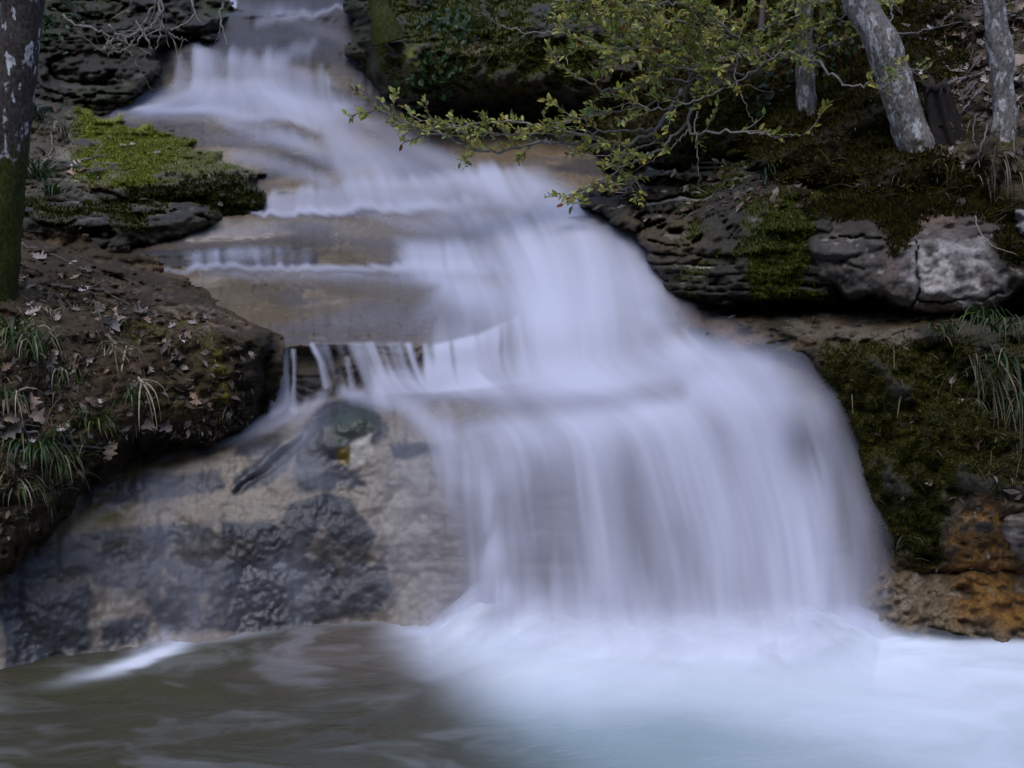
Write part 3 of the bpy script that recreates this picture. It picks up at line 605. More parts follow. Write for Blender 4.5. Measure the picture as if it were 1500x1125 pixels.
# left soil bank
def c_soil(g):
    c = base(g, (0.046, 0.034, 0.024)); c = mixc(c, (0.095, 0.068, 0.048), sst(-.1, .7, g.n1)); c = mixc(c, (0.02, 0.016, 0.012), sst(.1, .7, g.n2 + .3 * g.n0))
    c = mixc(c, (0.11, 0.085, 0.07), sst(.45, .9, g.n2 - .2 * g.n1) * .7)
    m = sst(.1, .6, g.n1 + .5 * g.n0) * sst(440, 480, g.V) * sst(130, 220, g.U) + 1.1 * gau(g.Uw, g.Vw, 315, 560, 16, 55, -18) + gau(g.Uw, g.Vw, 250, 590, 60, 50) * .35
    c = mixc(c, (0.05, 0.045, 0.006), np.clip(m, 0, 1) * .85)
    c = mixc(c, (0.10, 0.085, 0.010), np.clip(gau(g.Uw, g.Vw, 316, 560, 12, 54, -18), 0, 1) * .95)
    c = mixc(c, (0.012, 0.010, 0.008), poly(g.Uw, g.Vw, [(335, 500), (400, 505), (420, 620), (330, 650), (200, 670), (130, 705), (90, 760), (60, 800), (110, 700), (190, 650), (290, 620), (330, 580)], 10) * .9)  # shade of the undercut painted near-black along the bank edge
    c = mixc(c, (0.10, 0.075, 0.06), sst(360, 380, g.V) * sst(450, 400, g.V) * sst(.0, .7, g.n1) * .7)
    c = mixc(c, (0.16, 0.125, 0.115), poly(g.Uw, g.Vw, [(235, 440), (300, 448), (350, 470), (330, 482), (250, 470)], 8) * sst(-.3, .5, g.n2))
    return c
o, gL = mass('bank', [(-260, 300), (10, 365), (100, 380), (170, 392), (240, 425), (262, 445), (325, 468), (372, 502), (378, 560), (374, 612), (325, 640), (270, 658), (190, 660), (130, 700), (100, 745), (30, 800), (-20, 850), (-260, 980)],
     [[(-300, 900, 5.35), (0, 840, 5.60), (100, 745, 5.95), (200, 665, 6.30), (330, 640, 6.50), (440, 640, 6.70)],
      [(-300, 700, 5.4), (0, 690, 5.62), (100, 650, 5.90), (200, 590, 6.22), (330, 560, 6.50), (440, 560, 6.65)],
      [(-300, 520, 5.7), (0, 500, 5.95), (100, 490, 6.20), (200, 480, 6.45), (330, 490, 6.62), (440, 510, 6.70)],
      [(-300, 370, 6.6), (0, 385, 6.75), (100, 400, 6.95), (200, 425, 6.98), (330, 470, 6.85), (440, 500, 6.9)],
      [(-300, 300, 7.3), (0, 340, 7.4), (200, 385, 7.6), (440, 480, 7.2)]],
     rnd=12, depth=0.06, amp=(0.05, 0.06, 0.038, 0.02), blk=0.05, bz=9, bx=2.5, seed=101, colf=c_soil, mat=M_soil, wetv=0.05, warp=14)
tag(o, 'dark soil bank with leaf litter and undercut edge beside the stream', 'bank', kind='structure')

# mossy ledge, upper slab and lower courses
def c_ledge(g):
    c = base(g, (0.05, 0.045, 0.042)); c = mixc(c, (0.20, 0.185, 0.18), sst(.3, .7, g.st + .5 * g.n2) * .7 + .0 * g.U); c = mixc(c, (0.018, 0.016, 0.014), sst(.2, .7, -g.st + .3 * g.n2))
    topm = sst(268, 252, g.Vw)
    m = sst(-.6, .0, g.n1 + .5 * g.n2 + .3 - .5 * np.maximum(0, g.st) * sst(150, 260, g.U)) * topm * (1 - .6 * sst(225, 300, g.U + 0.7 * (g.V - 220))) * sst(90, 130, g.U)
    m = np.maximum(m, 1.0 * poly(g.Uw, g.Vw, [(115, 172), (180, 172), (225, 195), (120, 190)], 8))
    g.m = np.clip(m, 0, 1)
    c = mixc(c, (0.13, 0.15, 0.012), g.m); c = mixc(c, (0.05, 0.06, 0.006), g.m * sst(0, .8, g.n2))
    face = sst(258, 270, g.Vw) * sst(170, 200, g.U); c = mixc(c, (0.022, 0.026, 0.006), face * .9); c = mixc(c, (0.006, 0.007, 0.004), sst(285, 305, g.Vw) * face * .6)
    g.m2 = face
    c = mixc(c, (0.055, 0.045, 0.035), sst(110, 60, g.U) * .8)
    return c
o, gC = mass('rock_ledge|a', [(-150, 130), (20, 150), (90, 160), (130, 168), (200, 176), (262, 196), (310, 225), (360, 258), (382, 272), (384, 312), (330, 322), (190, 330), (100, 330), (-150, 360)],
     [[(-200, 360, 8.4), (100, 340, 8.5), (190, 320, 8.75), (384, 318, 8.82)], [(-200, 300, 8.5), (100, 285, 8.62), (190, 272, 8.72), (384, 274, 8.80)],
      [(-200, 280, 8.6), (100, 270, 8.8), (190, 262, 8.85), (384, 266, 8.95)], [(-200, 130, 9.8), (0, 150, 9.9), (130, 170, 10.1), (260, 195, 9.95), (384, 250, 9.2)], [(-200, 90, 10.3), (384, 150, 10.3)]],
     rnd=10, depth=0.10, amp=(0.03, 0.05, 0.03, 0.03), blk=0.06, bz=14, bx=1.6, seed=120, colf=c_ledge, warp=10, wetv=0.25)
tag(o, 'flat layered rock slab with bright green moss on top beside the stream', 'rock ledge')
def c_ledge2(g):
    c = base(g, (0.028, 0.024, 0.020)); c = mixc(c, (0.15, 0.135, 0.13), sst(.6, .9, g.fz) * sst(.45, .7, g.off + .4 * g.n2) * sst(345, 315, g.Vw)); c = mixc(c, (0.009, 0.008, 0.007), g.crev * .8)
    m = sst(-.1, .5, g.n1 + .3) * sst(350, 305, g.Vw); g.m = np.clip(m, 0, 1); c = mixc(c, (0.05, 0.055, 0.007), g.m * .75)
    c = mixc(c, (0.009, 0.008, 0.007), sst(330, 372, g.Vw) * .8)
    return c
o, gC2 = mass('rock_ledge|b', [(-150, 270), (40, 285), (120, 288), (170, 290), (200, 288), (268, 286), (300, 300), (326, 308), (326, 326), (290, 336), (258, 345), (230, 352), (180, 362), (172, 376), (150, 388), (90, 384), (20, 368), (-150, 360)],
     [[(-200, 390, 7.85), (100, 390, 7.95), (172, 380, 8.1), (330, 330, 8.42)], [(-200, 340, 7.95), (100, 335, 8.1), (190, 325, 8.2), (330, 315, 8.45)],
      [(-200, 310, 8.1), (100, 305, 8.3), (200, 305, 8.4), (330, 306, 8.55)], [(-200, 260, 8.8), (330, 280, 8.9)]],
     rnd=16, depth=0.18, amp=(0.04, 0.07, 0.04, 0.03), blk=0.16, bz=11, bx=2.0, seed=140, colf=c_ledge2, warp=12, wetv=0.3)
tag(o, 'dark broken courses of rock below the green mossy slab', 'rock ledge')

# upper left rock face
def c_uleft(g):
    c = base(g, (0.022, 0.019, 0.017)); c = mixc(c, (0.075, 0.068, 0.070), sst(.5, .85, g.fz) * sst(.4, .7, g.off + .6 * g.n2) * sst(60, 90, g.V) * sst(150, 125, g.V)); c = mixc(c, (0.008, 0.007, 0.006), g.crev * .8); c = mixc(c, (0.022, 0.027, 0.006), sst(-.2, .5, g.n1) * sst(90, 60, g.V))
    c = mixc(c, (0.020, 0.025, 0.006), sst(120, 140, g.V) * sst(-.3, .4, g.n1)); c = mixc(c, (0.055, 0.05, 0.05), sst(.2, .7, g.st) * sst(50, 20, g.V) * .6)
    return c
o, gD = mass('cliff', [(-150, -80), (120, -80), (180, -80), (262, -10), (290, 20), (322, 30), (300, 55), (250, 62), (230, 100), (212, 130), (170, 158), (100, 172), (-150, 180)],
     [[(-200, 180, 10.0), (200, 170, 10.25), (330, 100, 10.9)], [(-200, 120, 10.4), (200, 110, 10.6), (330, 60, 11.1)], [(-200, 40, 10.9), (200, 40, 11.0), (330, 20, 11.6)], [(-200, -80, 11.8), (330, -80, 12.2)]],
     rnd=20, depth=0.25, amp=(0.08, 0.08, 0.05, 0.05), blk=0.18, bz=11, bx=1.6, seed=160, colf=c_uleft, warp=10, wetv=0.25)
tag(o, 'dark layered rock face under bare twigs beside the topmost fall', 'rock face')

# mossy boulder behind the overhanging shrub
def c_mb(g):
    c = base(g, (0.028, 0.025, 0.018)); c = mixc(c, (0.09, 0.08, 0.075), sst(.35, .8, g.n2 + .4 * g.n1) * .7)
    m = sst(-.35, .25, g.n1 + .35 * g.n2 + .1) * sst(150, 110, g.Vw); g.m = np.clip(m, 0, 1); c = mixc(c, (0.042, 0.050, 0.006), g.m)
    c = mixc(c, (0.085, 0.10, 0.008), 0.9 * np.clip(gau(g.Uw, g.Vw, 610, 85, 34, 26) + gau(g.Uw, g.Vw, 780, 85, 40, 14) * .7, 0, 1) * sst(-.4, .3, g.n2))
    c = mixc(c, (0.13, 0.11, 0.10), poly(g.Uw, g.Vw, [(650, 75), (690, 58), (740, 60), (740, 74), (680, 84)], 6) * sst(-.5, .3, g.n2)); c = mixc(c, (0.006, 0.005, 0.004), sst(112, 150, g.Vw) * .85);  # also paints the shade of the undercut near-black along the boulder's bottom
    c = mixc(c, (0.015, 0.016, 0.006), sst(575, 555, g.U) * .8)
    return c
o, gE = mass('mossy_boulder', [(535, -60), (540, 5), (556, 60), (566, 110), (590, 148), (640, 164), (740, 168), (860, 172), (980, 170), (990, -60)],
     [[(500, 175, 10.2), (640, 165, 10.2), (1000, 170, 9.6)], [(500, 120, 9.95), (640, 115, 9.75), (760, 120, 9.65), (1000, 120, 9.2)], [(500, 70, 10.0), (640, 70, 9.75), (760, 60, 9.7), (1000, 60, 9.3)], [(500, 0, 10.8), (700, 0, 10.6), (1000, 0, 10.0)], [(500, -80, 11.8), (1000, -80, 11.2)]],
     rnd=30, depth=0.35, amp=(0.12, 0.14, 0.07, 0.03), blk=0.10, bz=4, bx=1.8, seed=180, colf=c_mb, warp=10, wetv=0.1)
tag(o, 'mossy green overhanging boulder right of the upper stream', 'boulder')

# upper right bank
def c_ur(g):
    c = base(g, (0.020, 0.017, 0.012)); c = mixc(c, (0.035, 0.038, 0.006), sst(-.3, .4, g.n1 + .3 * g.n2) * sst(330, 240, g.V)); c = mixc(c, (0.05, 0.03, 0.012), sst(.2, .8, g.n0) * .5)
    right = poly(g.Uw, g.Vw, [(1370, -80), (1700, -80), (1700, 330), (1480, 310), (1400, 240), (1360, 180), (1420, 90)], 20)
    c = mixc(c, (0.09, 0.066, 0.06), right * sst(-.5, .4, g.n2) * .85); c = mixc(c, (0.15, 0.13, 0.13), right * sst(.4, .8, g.n2 + .3 * g.n1) * .8)
    c = mixc(c, (0.012, 0.010, 0.007), sst(150, 220, g.V) * sst(1120, 1050, g.U)); c = mixc(c, (0.06, 0.052, 0.045), poly(g.Uw, g.Vw, [(880, -80), (1150, -80), (1150, 60), (900, 60)], 20) * sst(0, .6, g.n2) * .5)  # first mix paints the deep shadow of the cavity under the bank
    c = mixc(c, (0.045, 0.042, 0.006), sst(.0, .6, g.n1) * sst(1100, 1150, g.U) * sst(1370, 1330, g.U) * sst(300, 200, g.V) * .9)
    g.m = sst(-.95, -.2, g.n1) * sst(345, 300, g.V) * (1 - .8 * right)
    return c
o, gH = mass('bank|r', [(840, -80), (860, 120), (880, 190), (900, 232), (1000, 250), (1060, 240), (1120, 275), (1180, 315), (1300, 345), (1420, 345), (1560, 350), (1700, 360), (1700, -80)],
     [[(800, 250, 8.6), (1000, 250, 8.3), (1150, 300, 7.45), (1300, 345, 7.15), (1500, 350, 6.9), (1750, 370, 6.7)], [(800, 180, 9.3), (1000, 180, 8.9), (1150, 220, 7.9), (1300, 260, 7.3), (1500, 260, 7.0), (1750, 270, 6.8)],
      [(800, 90, 9.6), (1000, 90, 9.3), (1150, 120, 8.4), (1300, 150, 7.75), (1500, 140, 7.4), (1750, 140, 7.2)], [(800, -80, 10.8), (1000, -80, 10.4), (1300, -80, 9.0), (1750, -80, 8.6)]],
     rnd=40, depth=0.3, amp=(0.16, 0.11, 0.04, 0.02), seed=200, colf=c_ur, mat=M_soil, warp=12, wetv=0.05)
tag(o, 'steep dark mossy bank with tree roots above the rock shelf', 'bank', kind='structure')

# layered shelf at the right of the plume
def c_sh(g):
    c = base(g, (0.024, 0.021, 0.018)); c = mixc(c, (0.26, 0.25, 0.27), sst(.62, .85, g.fz) * sst(.3, .55, g.off + .5 * g.n2) * sst(-.2, .3, g.n1 + .3 * g.n2)); c = mixc(c, (0.011, 0.010, 0.009), g.crev * .6); c = mixc(c, (0.015, 0.013, 0.011), sst(.1, .6, -g.st) * .7)
    c = mixc(c, (0.07, 0.05, 0.03), poly(g.Uw, g.Vw, [(900, 310), (1020, 320), (1040, 370), (900, 380)], 20) * .6)
    m = np.maximum(poly(g.Uw, g.Vw, [(1105, 345), (1120, 300), (1150, 280), (1182, 300), (1182, 400), (1176, 442), (1110, 442), (1100, 400)], 9), .8 * poly(g.Uw, g.Vw, [(1075, 300), (1110, 285), (1120, 320), (1085, 330)], 9))
    m = np.maximum(m, .8 * sst(-.2, .4, g.n1 + .3 * g.n2) * sst(960, 1040, g.U) * (1 - sst(.6, .8, g.fz))); g.m = np.clip(m, 0, 1); c = mixc(c, (0.045, 0.055, 0.005), g.m); c = mixc(c, (0.02, 0.025, 0.004), g.m * sst(0, .7, g.n2))
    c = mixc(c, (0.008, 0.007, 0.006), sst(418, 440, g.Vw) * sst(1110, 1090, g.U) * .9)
    g.wet = np.clip(.2 + .5 * sst(1000, 940, g.U), 0, 1)
    return c
o, gF = mass('rock_shelf', [(850, 300), (900, 262), (940, 248), (1000, 240), (1080, 212), (1130, 250), (1200, 300), (1230, 380), (1230, 440), (1180, 448), (1100, 444), (1020, 450), (988, 440), (960, 400), (930, 350), (890, 320)],
     [[(800, 450, 7.5), (1000, 450, 7.22), (1100, 446, 7.08), (1240, 450, 6.95)], [(800, 400, 7.75), (1000, 400, 7.2), (1100, 400, 7.02), (1240, 400, 6.92)], [(800, 320, 8.3), (1000, 330, 7.65), (1100, 330, 7.25), (1240, 330, 7.0)],
      [(800, 250, 8.9), (1000, 260, 8.35), (1100, 260, 7.9), (1240, 260, 7.4)], [(800, 180, 9.3), (1240, 180, 8.3)]],
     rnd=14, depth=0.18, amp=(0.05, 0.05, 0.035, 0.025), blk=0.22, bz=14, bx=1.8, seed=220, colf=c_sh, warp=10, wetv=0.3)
tag(o, 'dark layered rock shelf with pale edges and a mossy end', 'rock shelf')

def crk(g):
    k = 0
    for pl in ([(1336, 455, 4), (1344, 420, 3), (1350, 385, 2.5), (1346, 350, 1)], [(1340, 434, 2), (1400, 441, 3), (1480, 426, 2)], [(1190, 392, 2), (1240, 386, 3), (1290, 404, 1)], [(1200, 350, 2), (1262, 342, 3), (1300, 352, 1)]): k = np.maximum(k, stroke(g.Uw, g.Vw, pl, .9))
    k = k * sst(-.6, .3, g.n1)
    return k
# pale limestone boulder with overhang
def c_gb(g):
    c = base(g, (0.062, 0.057, 0.056)); c = mixc(c, (0.30, 0.29, 0.32), poly(g.Uw, g.Vw, [(1345, 365), (1400, 345), (1450, 372), (1475, 400), (1465, 440), (1420, 458), (1330, 452), (1320, 400)], 16) * sst(-.9, .3, g.n2))
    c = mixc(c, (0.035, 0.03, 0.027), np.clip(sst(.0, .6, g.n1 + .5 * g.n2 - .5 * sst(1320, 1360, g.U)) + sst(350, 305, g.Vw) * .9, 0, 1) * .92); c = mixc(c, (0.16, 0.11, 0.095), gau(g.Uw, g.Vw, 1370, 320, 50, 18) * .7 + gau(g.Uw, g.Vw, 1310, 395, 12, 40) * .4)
    g.m = np.clip(sst(335, 300, g.Vw) * sst(-.5, .2, g.n1) + gau(g.Uw, g.Vw, 1318, 318, 26, 46) + .6 * gau(g.Uw, g.Vw, 1490, 350, 26, 50), 0, 1)
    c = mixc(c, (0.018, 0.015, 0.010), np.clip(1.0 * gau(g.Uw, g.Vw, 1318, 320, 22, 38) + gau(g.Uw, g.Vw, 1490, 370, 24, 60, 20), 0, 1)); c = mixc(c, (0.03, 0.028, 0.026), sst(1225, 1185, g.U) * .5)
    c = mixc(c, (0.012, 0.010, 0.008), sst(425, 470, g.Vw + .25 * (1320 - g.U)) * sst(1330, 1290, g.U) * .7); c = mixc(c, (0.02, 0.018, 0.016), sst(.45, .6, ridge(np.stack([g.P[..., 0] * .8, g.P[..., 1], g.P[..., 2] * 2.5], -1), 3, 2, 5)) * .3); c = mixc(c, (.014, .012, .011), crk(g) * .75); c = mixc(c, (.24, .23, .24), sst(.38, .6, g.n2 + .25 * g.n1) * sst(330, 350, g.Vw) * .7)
    return c
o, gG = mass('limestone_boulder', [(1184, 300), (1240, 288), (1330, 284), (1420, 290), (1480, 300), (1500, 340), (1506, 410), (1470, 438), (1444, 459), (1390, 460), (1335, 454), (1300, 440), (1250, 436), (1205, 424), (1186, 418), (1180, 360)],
     [[(1150, 470, 6.95), (1300, 470, 6.72), (1520, 470, 6.6)], [(1150, 420, 6.9), (1300, 430, 6.64), (1520, 430, 6.52)], [(1150, 360, 6.95), (1300, 360, 6.72), (1520, 360, 6.58)], [(1150, 280, 7.4), (1300, 280, 7.2), (1520, 290, 6.95)]],
     rnd=9, depth=0.16, amp=(0.06, 0.04, 0.03, 0.0), blk=0.05, bz=3.6, bx=1.9, seed=240, colf=c_gb, mat=M_pale, warp=8, wetv=0.05, under=lambda g: .06 * crk(g))
tag(o, 'pale grey limestone boulder jutting over a dark hollow', 'boulder')
o, gG2 = mass('limestone_boulder|2', [(1480, 300), (1540, 290), (1620, 300), (1640, 400), (1600, 420), (1500, 418), (1486, 390), (1496, 350)],
     [[(1450, 430, 6.5), (1650, 430, 6.4)], [(1450, 360, 6.5), (1650, 360, 6.4)], [(1450, 280, 6.9), (1650, 280, 6.8)]],
     rnd=22, depth=0.25, amp=(0.05, 0.06, 0.03, 0.03), seed=250, colf=lambda g: mixc(base(g, (0.19, 0.18, 0.2)), (0.05, 0.045, 0.04), sst(.1, .6, g.n1)), mat=M_pale, wetv=0.05)
tag(o, 'pale rock cut by the picture edge beside the jutting boulder', 'boulder')

# mossy wall at the right of the main fall
def c_mw(g):
    c = base(g, (0.026, 0.022, 0.014)); c = mixc(c, (0.06, 0.05, 0.042), sst(.2, .8, g.n2) * .7); ledge = sst(515, 490, g.Vw + .06 * (g.U - 1200))
    m = sst(-.65, .05, g.n1 + .4 * g.n2 + .20) * (1 - ledge) * sst(830, 780, g.Vw + 95 * sst(1350, 1420, g.U)); m = m * (1 - .5 * sst(1440, 1480, g.U)) * sst(1195, 1215, g.U)
    g.m = np.clip(m, 0, 1); c = mixc(c, (0.036, 0.040, 0.005), g.m); c = mixc(c, (0.055, 0.052, 0.006), g.m * sst(.1, .6, g.n0 + .4 * g.n2) * .8); c = mixc(c, (0.014, 0.014, 0.006), sst(.1, .7, -g.n1) * .7)
    c = mixc(c, (0.10, 0.058, 0.024), ledge * sst(-.4, .4, g.n1) * .9); c = mixc(c, (0.10, 0.088, 0.08), ledge * sst(.3, .7, g.st + .3 * g.n2)); c = mixc(c, (0.04, 0.034, 0.03), sst(1330, 1400, g.U) * ledge * .7)
    tip = poly(g.Uw, g.Vw, [(1320, 740), (1375, 740), (1368, 820), (1345, 838), (1325, 815)], 8); c = mixc(c, (0.035, 0.055, 0.006), tip); g.m = np.maximum(g.m, tip)
    och = poly(g.Uw, g.Vw, [(1385, 790), (1410, 745), (1440, 722), (1475, 750), (1470, 800), (1500, 850), (1380, 850)], 14); c = mixc(c, (0.20, 0.10, 0.018), och * .85)
    low = sst(700, 760, g.Vw) * (1 - g.m); c = mixc(c, (0.10, 0.075, 0.055), low * .8); c = mixc(c, (0.19, 0.165, 0.145), low * sst(.2, .7, g.n2 + .3 * g.n1) * .9); c = mixc(c, (0.02, 0.017, 0.014), low * sst(.3, .7, -g.n2))
    c = mixc(c, (0.20, 0.10, 0.018), och * .7 * sst(-.5, .2, g.n2)); c = mixc(c, (0.17, 0.085, 0.016), low * sst(.1, .6, g.n1) * .7)
    return c
o, gJ = mass('mossy_rock_wall', [(1010, 470), (1060, 455), (1180, 448), (1300, 455), (1400, 460), (1700, 450), (1700, 860), (1500, 850), (1420, 860), (1330, 850), (1285, 870), (1282, 760), (1262, 690), (1235, 620), (1205, 575), (1190, 530), (1120, 520), (1020, 500)],
     [[(1000, 880, 6.6), (1280, 880, 6.25), (1400, 870, 6.02), (1500, 870, 5.95), (1750, 870, 5.85)], [(1000, 700, 6.65), (1230, 700, 6.42), (1300, 700, 6.25), (1400, 700, 6.05), (1500, 700, 5.98), (1750, 700, 5.9)],
      [(1000, 530, 6.72), (1190, 540, 6.58), (1300, 535, 6.36), (1400, 520, 6.2), (1500, 520, 6.1), (1750, 520, 6.0)], [(1000, 500, 6.85), (1190, 505, 6.7), (1300, 495, 6.52), (1400, 485, 6.35), (1500, 480, 6.25), (1750, 480, 6.15)],
      [(1000, 440, 7.35), (1190, 440, 7.25), (1300, 440, 7.15), (1750, 430, 6.9)]],
     rnd=26, depth=0.2, amp=(0.07, 0.09, 0.05, 0.02), blk=0.05, bz=5, bx=2.5, seed=260, colf=c_mw, warp=10, wetv=0.1)
tag(o, 'dark moss covered rock wall with a brown ledge beside the main fall', 'rock wall')
def c_or(g):
    c = base(g, (0.13, 0.10, 0.075)); c = mixc(c, (0.15, 0.078, 0.020), poly(g.Uw, g.Vw, [(1390, 850), (1440, 835), (1560, 830), (1560, 930), (1470, 925), (1400, 900)], 16)); c = mixc(c, (0.05, 0.042, 0.038), sst(.0, .6, g.n2 + .3 * g.n1) * .8)
    c = mixc(c, (0.26, 0.23, 0.21), sst(.35, .8, g.n2 - .3 * g.n1) * .6); return c
o, gK = mass('ochre_rock', [(1270, 850), (1300, 838), (1400, 842), (1440, 832), (1560, 826), (1700, 830), (1700, 990), (1500, 970), (1400, 960), (1280, 960), (1262, 900)],
     [[(1230, 980, 5.9), (1400, 980, 5.75), (1750, 980, 5.6)], [(1230, 900, 6.1), (1400, 900, 5.92), (1750, 900, 5.75)], [(1230, 840, 6.3), (1400, 840, 6.1), (1750, 830, 5.95)]],
     rnd=18, depth=0.15, amp=(0.06, 0.09, 0.06, 0.01), blk=0.03, bz=6, bx=3, seed=280, colf=c_or, mat=M_rock, wetv=0.6)
tag(o, 'wet ochre stained rock at the foot of the mossy wall', 'rock')
o, gK2 = mass('pale_rock', [(1462, 780), (1480, 735), (1520, 720), (1620, 730), (1640, 800), (1560, 840), (1490, 822)],
     [[(1430, 850, 5.85), (1650, 850, 5.8)], [(1430, 780, 5.84), (1650, 780, 5.78)], [(1430, 720, 6.0), (1650, 720, 5.95)]],
     rnd=20, depth=0.2, amp=(0.03, 0.05, 0.025, 0.05), seed=290, colf=lambda g: mixc(mixc(base(g, (0.2, 0.185, 0.175)), (0.06, 0.05, 0.045), sst(.0, .6, g.n1)), (0.03, .026, .022), sst(.1, .6, -g.st)), mat=M_pale, wetv=0.1)
tag(o, 'pale cracked rock set in the bank above the ochre rock', 'rock')

# wide ground behind and around everything; unseen slope behind camera added to block sky
tx = np.arange(-40, 40.1, 0.5); ty = np.arange(-40, 60, 0.5); TX, TY = np.meshgrid(tx, ty[::-1])
xc = np.interp(TY, [5, 8, 12, 60], [0.2, -0.3, -1.6, -3]); half = np.interp(TY, [0, 6, 9, 13, 60], [4.4, 3.3, 3.0, 2.2, 2.2])
tz = np.interp(TY, [-40, -4, -2, 5.5, 7, 12.5, 14.2, 16, 60], [34, 0, -.9, -.9, -.3, 1.5, 2.2, 4.6, 30])
dx = np.maximum(0, np.abs(TX - xc) - half); tz = np.maximum(tz, np.interp(TY, [-12, 5, 14], [-.9, -.9, 1.6]) + 0.95 * dx) + 0.25 * fbm(np.stack([TX, TY, 0 * TX], -1), .5, 4, 300)
TP = np.stack([TX, TY, tz], -1); nn1 = fbm(TP, 1.3, 4, 301)
tc_ = mixc(np.zeros(TX.shape + (3,)) + np.array((0.022, 0.018, 0.013)), (0.03, 0.034, 0.008), sst(-.2, .5, nn1))
o = grid_mesh('ground', TP, None, {'wet': 0 * TX}, tc_, M_soil); tag(o, 'dark wooded ground rising around the stream, with an added slope behind the camera to block sky', 'ground', kind='structure')

# ------------------------------------------------------------------ moss fuzz (uncountable)
def moss(g, maskv, n, h, cols, name, label):
    p = maskv.reshape(-1) * (g.sd.reshape(-1) > 2); p = np.where(p > .25, p, 0); p = p / p.sum()
    idx = rng.choice(len(p), n, p=p); P = g.P.reshape(-1, 3)[idx]; N = g.N.reshape(-1, 3)[idx]
    N = N * np.sign(-N[:, 1:2] + 1e-6) if False else N
    d = N + 0.55 * rng.standard_normal((n, 3)) + np.array([0, 0, .35]); d /= np.linalg.norm(d, axis=1, keepdims=True)
    s = np.cross(d, rng.standard_normal((n, 3))); s /= np.linalg.norm(s, axis=1, keepdims=True)
    hh = h * (.5 + rng.random((n, 1))); P = P + rng.standard_normal((n, 3)) * .004
    vs = np.stack([P - s * hh * .22 - N * .004, P + s * hh * .22 - N * .004, P + d * hh], 1).reshape(-1, 3)
    me = bpy.data.meshes.new(name); me.vertices.add(n * 3); me.vertices.foreach_set('co', vs.astype(np.float32).reshape(-1))
    me.loops.add(n * 3); me.loops.foreach_set('vertex_index', np.arange(n * 3, dtype=np.int32)); me.polygons.add(n); me.polygons.foreach_set('loop_start', np.arange(0, n * 3, 3, dtype=np.int32)); me.update(calc_edges=True)
    cc = np.array(cols)[rng.integers(0, len(cols), n)] * (.7 + .6 * rng.random((n, 1))); c4 = np.ones((n * 3, 4), np.float32); c4[:, :3] = np.repeat(cc, 3, 0)
    a = me.attributes.new('Col', 'FLOAT_COLOR', 'POINT'); a.data.foreach_set('color', c4.reshape(-1)); me.materials.append(M_moss)
    o = bpy.data.objects.new(name, me); C.objects.link(o); tag(o, label, 'moss', kind='stuff')
moss(gC, gC.m, 24000, .011, [(.15, .17, .014), (.10, .12, .010), (.19, .19, .018)], 'moss', 'bright green moss growing over the flat slab')
moss(gC, gC.m2, 6000, .025, [(.03, .036, .006), (.045, .045, .006)], 'moss', 'dark moss hanging on the front of the slab')
moss(gC2, gC2.m, 7000, .022, [(.05, .055, .006), (.035, .03, .008)], 'moss', 'patchy moss on the broken courses below the slab')
moss(gJ, gJ.m, 52000, .014, [(.055, .058, .006), (.085, .075, .008), (.035, .04, .007), (.075, .05, .010)], 'moss', 'olive moss covering the rock wall beside the main fall')
moss(gF, gF.m, 14000, .015, [(.07, .085, .007), (.09, .095, .008), (.045, .05, .006)], 'moss', 'moss cushion on the end of the layered shelf')
moss(gE, gE.m, 18000, .026, [(.065, .075, .008), (.10, .11, .010), (.04, .036, .01)], 'moss', 'moss coating the overhanging boulder')
moss(gG, gG.m, 9000, .024, [(.04, .04, .006), (.06, .05, .008), (.035, .026, .01)], 'moss', 'dark moss hanging over the top of the jutting boulder')
moss(gH, gH.m, 60000, .026, [(.045, .042, .006), (.065, .045, .008), (.045, .03, .01), (.06, .06, .008)], 'moss', 'brown green moss on the steep bank under the trees')
#LITTER
def litter(g, maskf, n, size, cols, label):        # crumbs of leaf and twig nobody could count
    p = (np.clip(maskf(g), 0, 1) * (g.sd > 4)).reshape(-1); p = p / p.sum(); idx = rng.choice(len(p), n, p=p); P = g.P.reshape(-1, 3)[idx]; N = g.N.reshape(-1, 3)[idx]; N = N * np.where(N[:, 1:2] > 0, -1, 1)
    a = rng.standard_normal((n, 3)); a -= N * (a * N).sum(1, keepdims=True) * .7; a /= np.linalg.norm(a, axis=1, keepdims=True); b = np.cross(N + .5 * rng.standard_normal((n, 3)), a); b /= np.linalg.norm(b, axis=1, keepdims=True)
    L = size * (.4 + rng.random((n, 1)) ** 2 * 1.4); W = L * np.where(rng.random((n, 1)) < .4, .08, .42); P = P + N * .006
    vs = np.stack([P - a * L, P - a * L * .2 - b * W + N * L * .2, P + a * L, P + a * L * .1 + b * W + N * L * .25 * rng.random((n, 1))], 1).reshape(-1, 3)
    me = bpy.data.meshes.new('leaf_litter'); me.vertices.add(n * 4); me.vertices.foreach_set('co', vs.astype(np.float32).reshape(-1)); me.loops.add(n * 4); me.loops.foreach_set('vertex_index', np.arange(n * 4, dtype=np.int32))
    me.polygons.add(n); me.polygons.foreach_set('loop_start', np.arange(0, n * 4, 4, dtype=np.int32)); me.update(calc_edges=True)
    cc = np.array(cols)[rng.integers(0, len(cols), n)] * (.5 + .9 * rng.random((n, 1))); c4 = np.ones((n * 4, 4), np.float32); c4[:, :3] = np.repeat(cc, 4, 0)
    at_ = me.attributes.new('Col', 'FLOAT_COLOR', 'POINT'); at_.data.foreach_set('color', c4.reshape(-1)); me.materials.append(M_twig); o = bpy.data.objects.new('leaf_litter', me); C.objects.link(o); tag(o, label, 'leaf litter', kind='stuff')
LC = [(.10, .07, .055), (.14, .11, .09), (.055, .035, .025), (.20, .17, .15), (.08, .05, .035)]
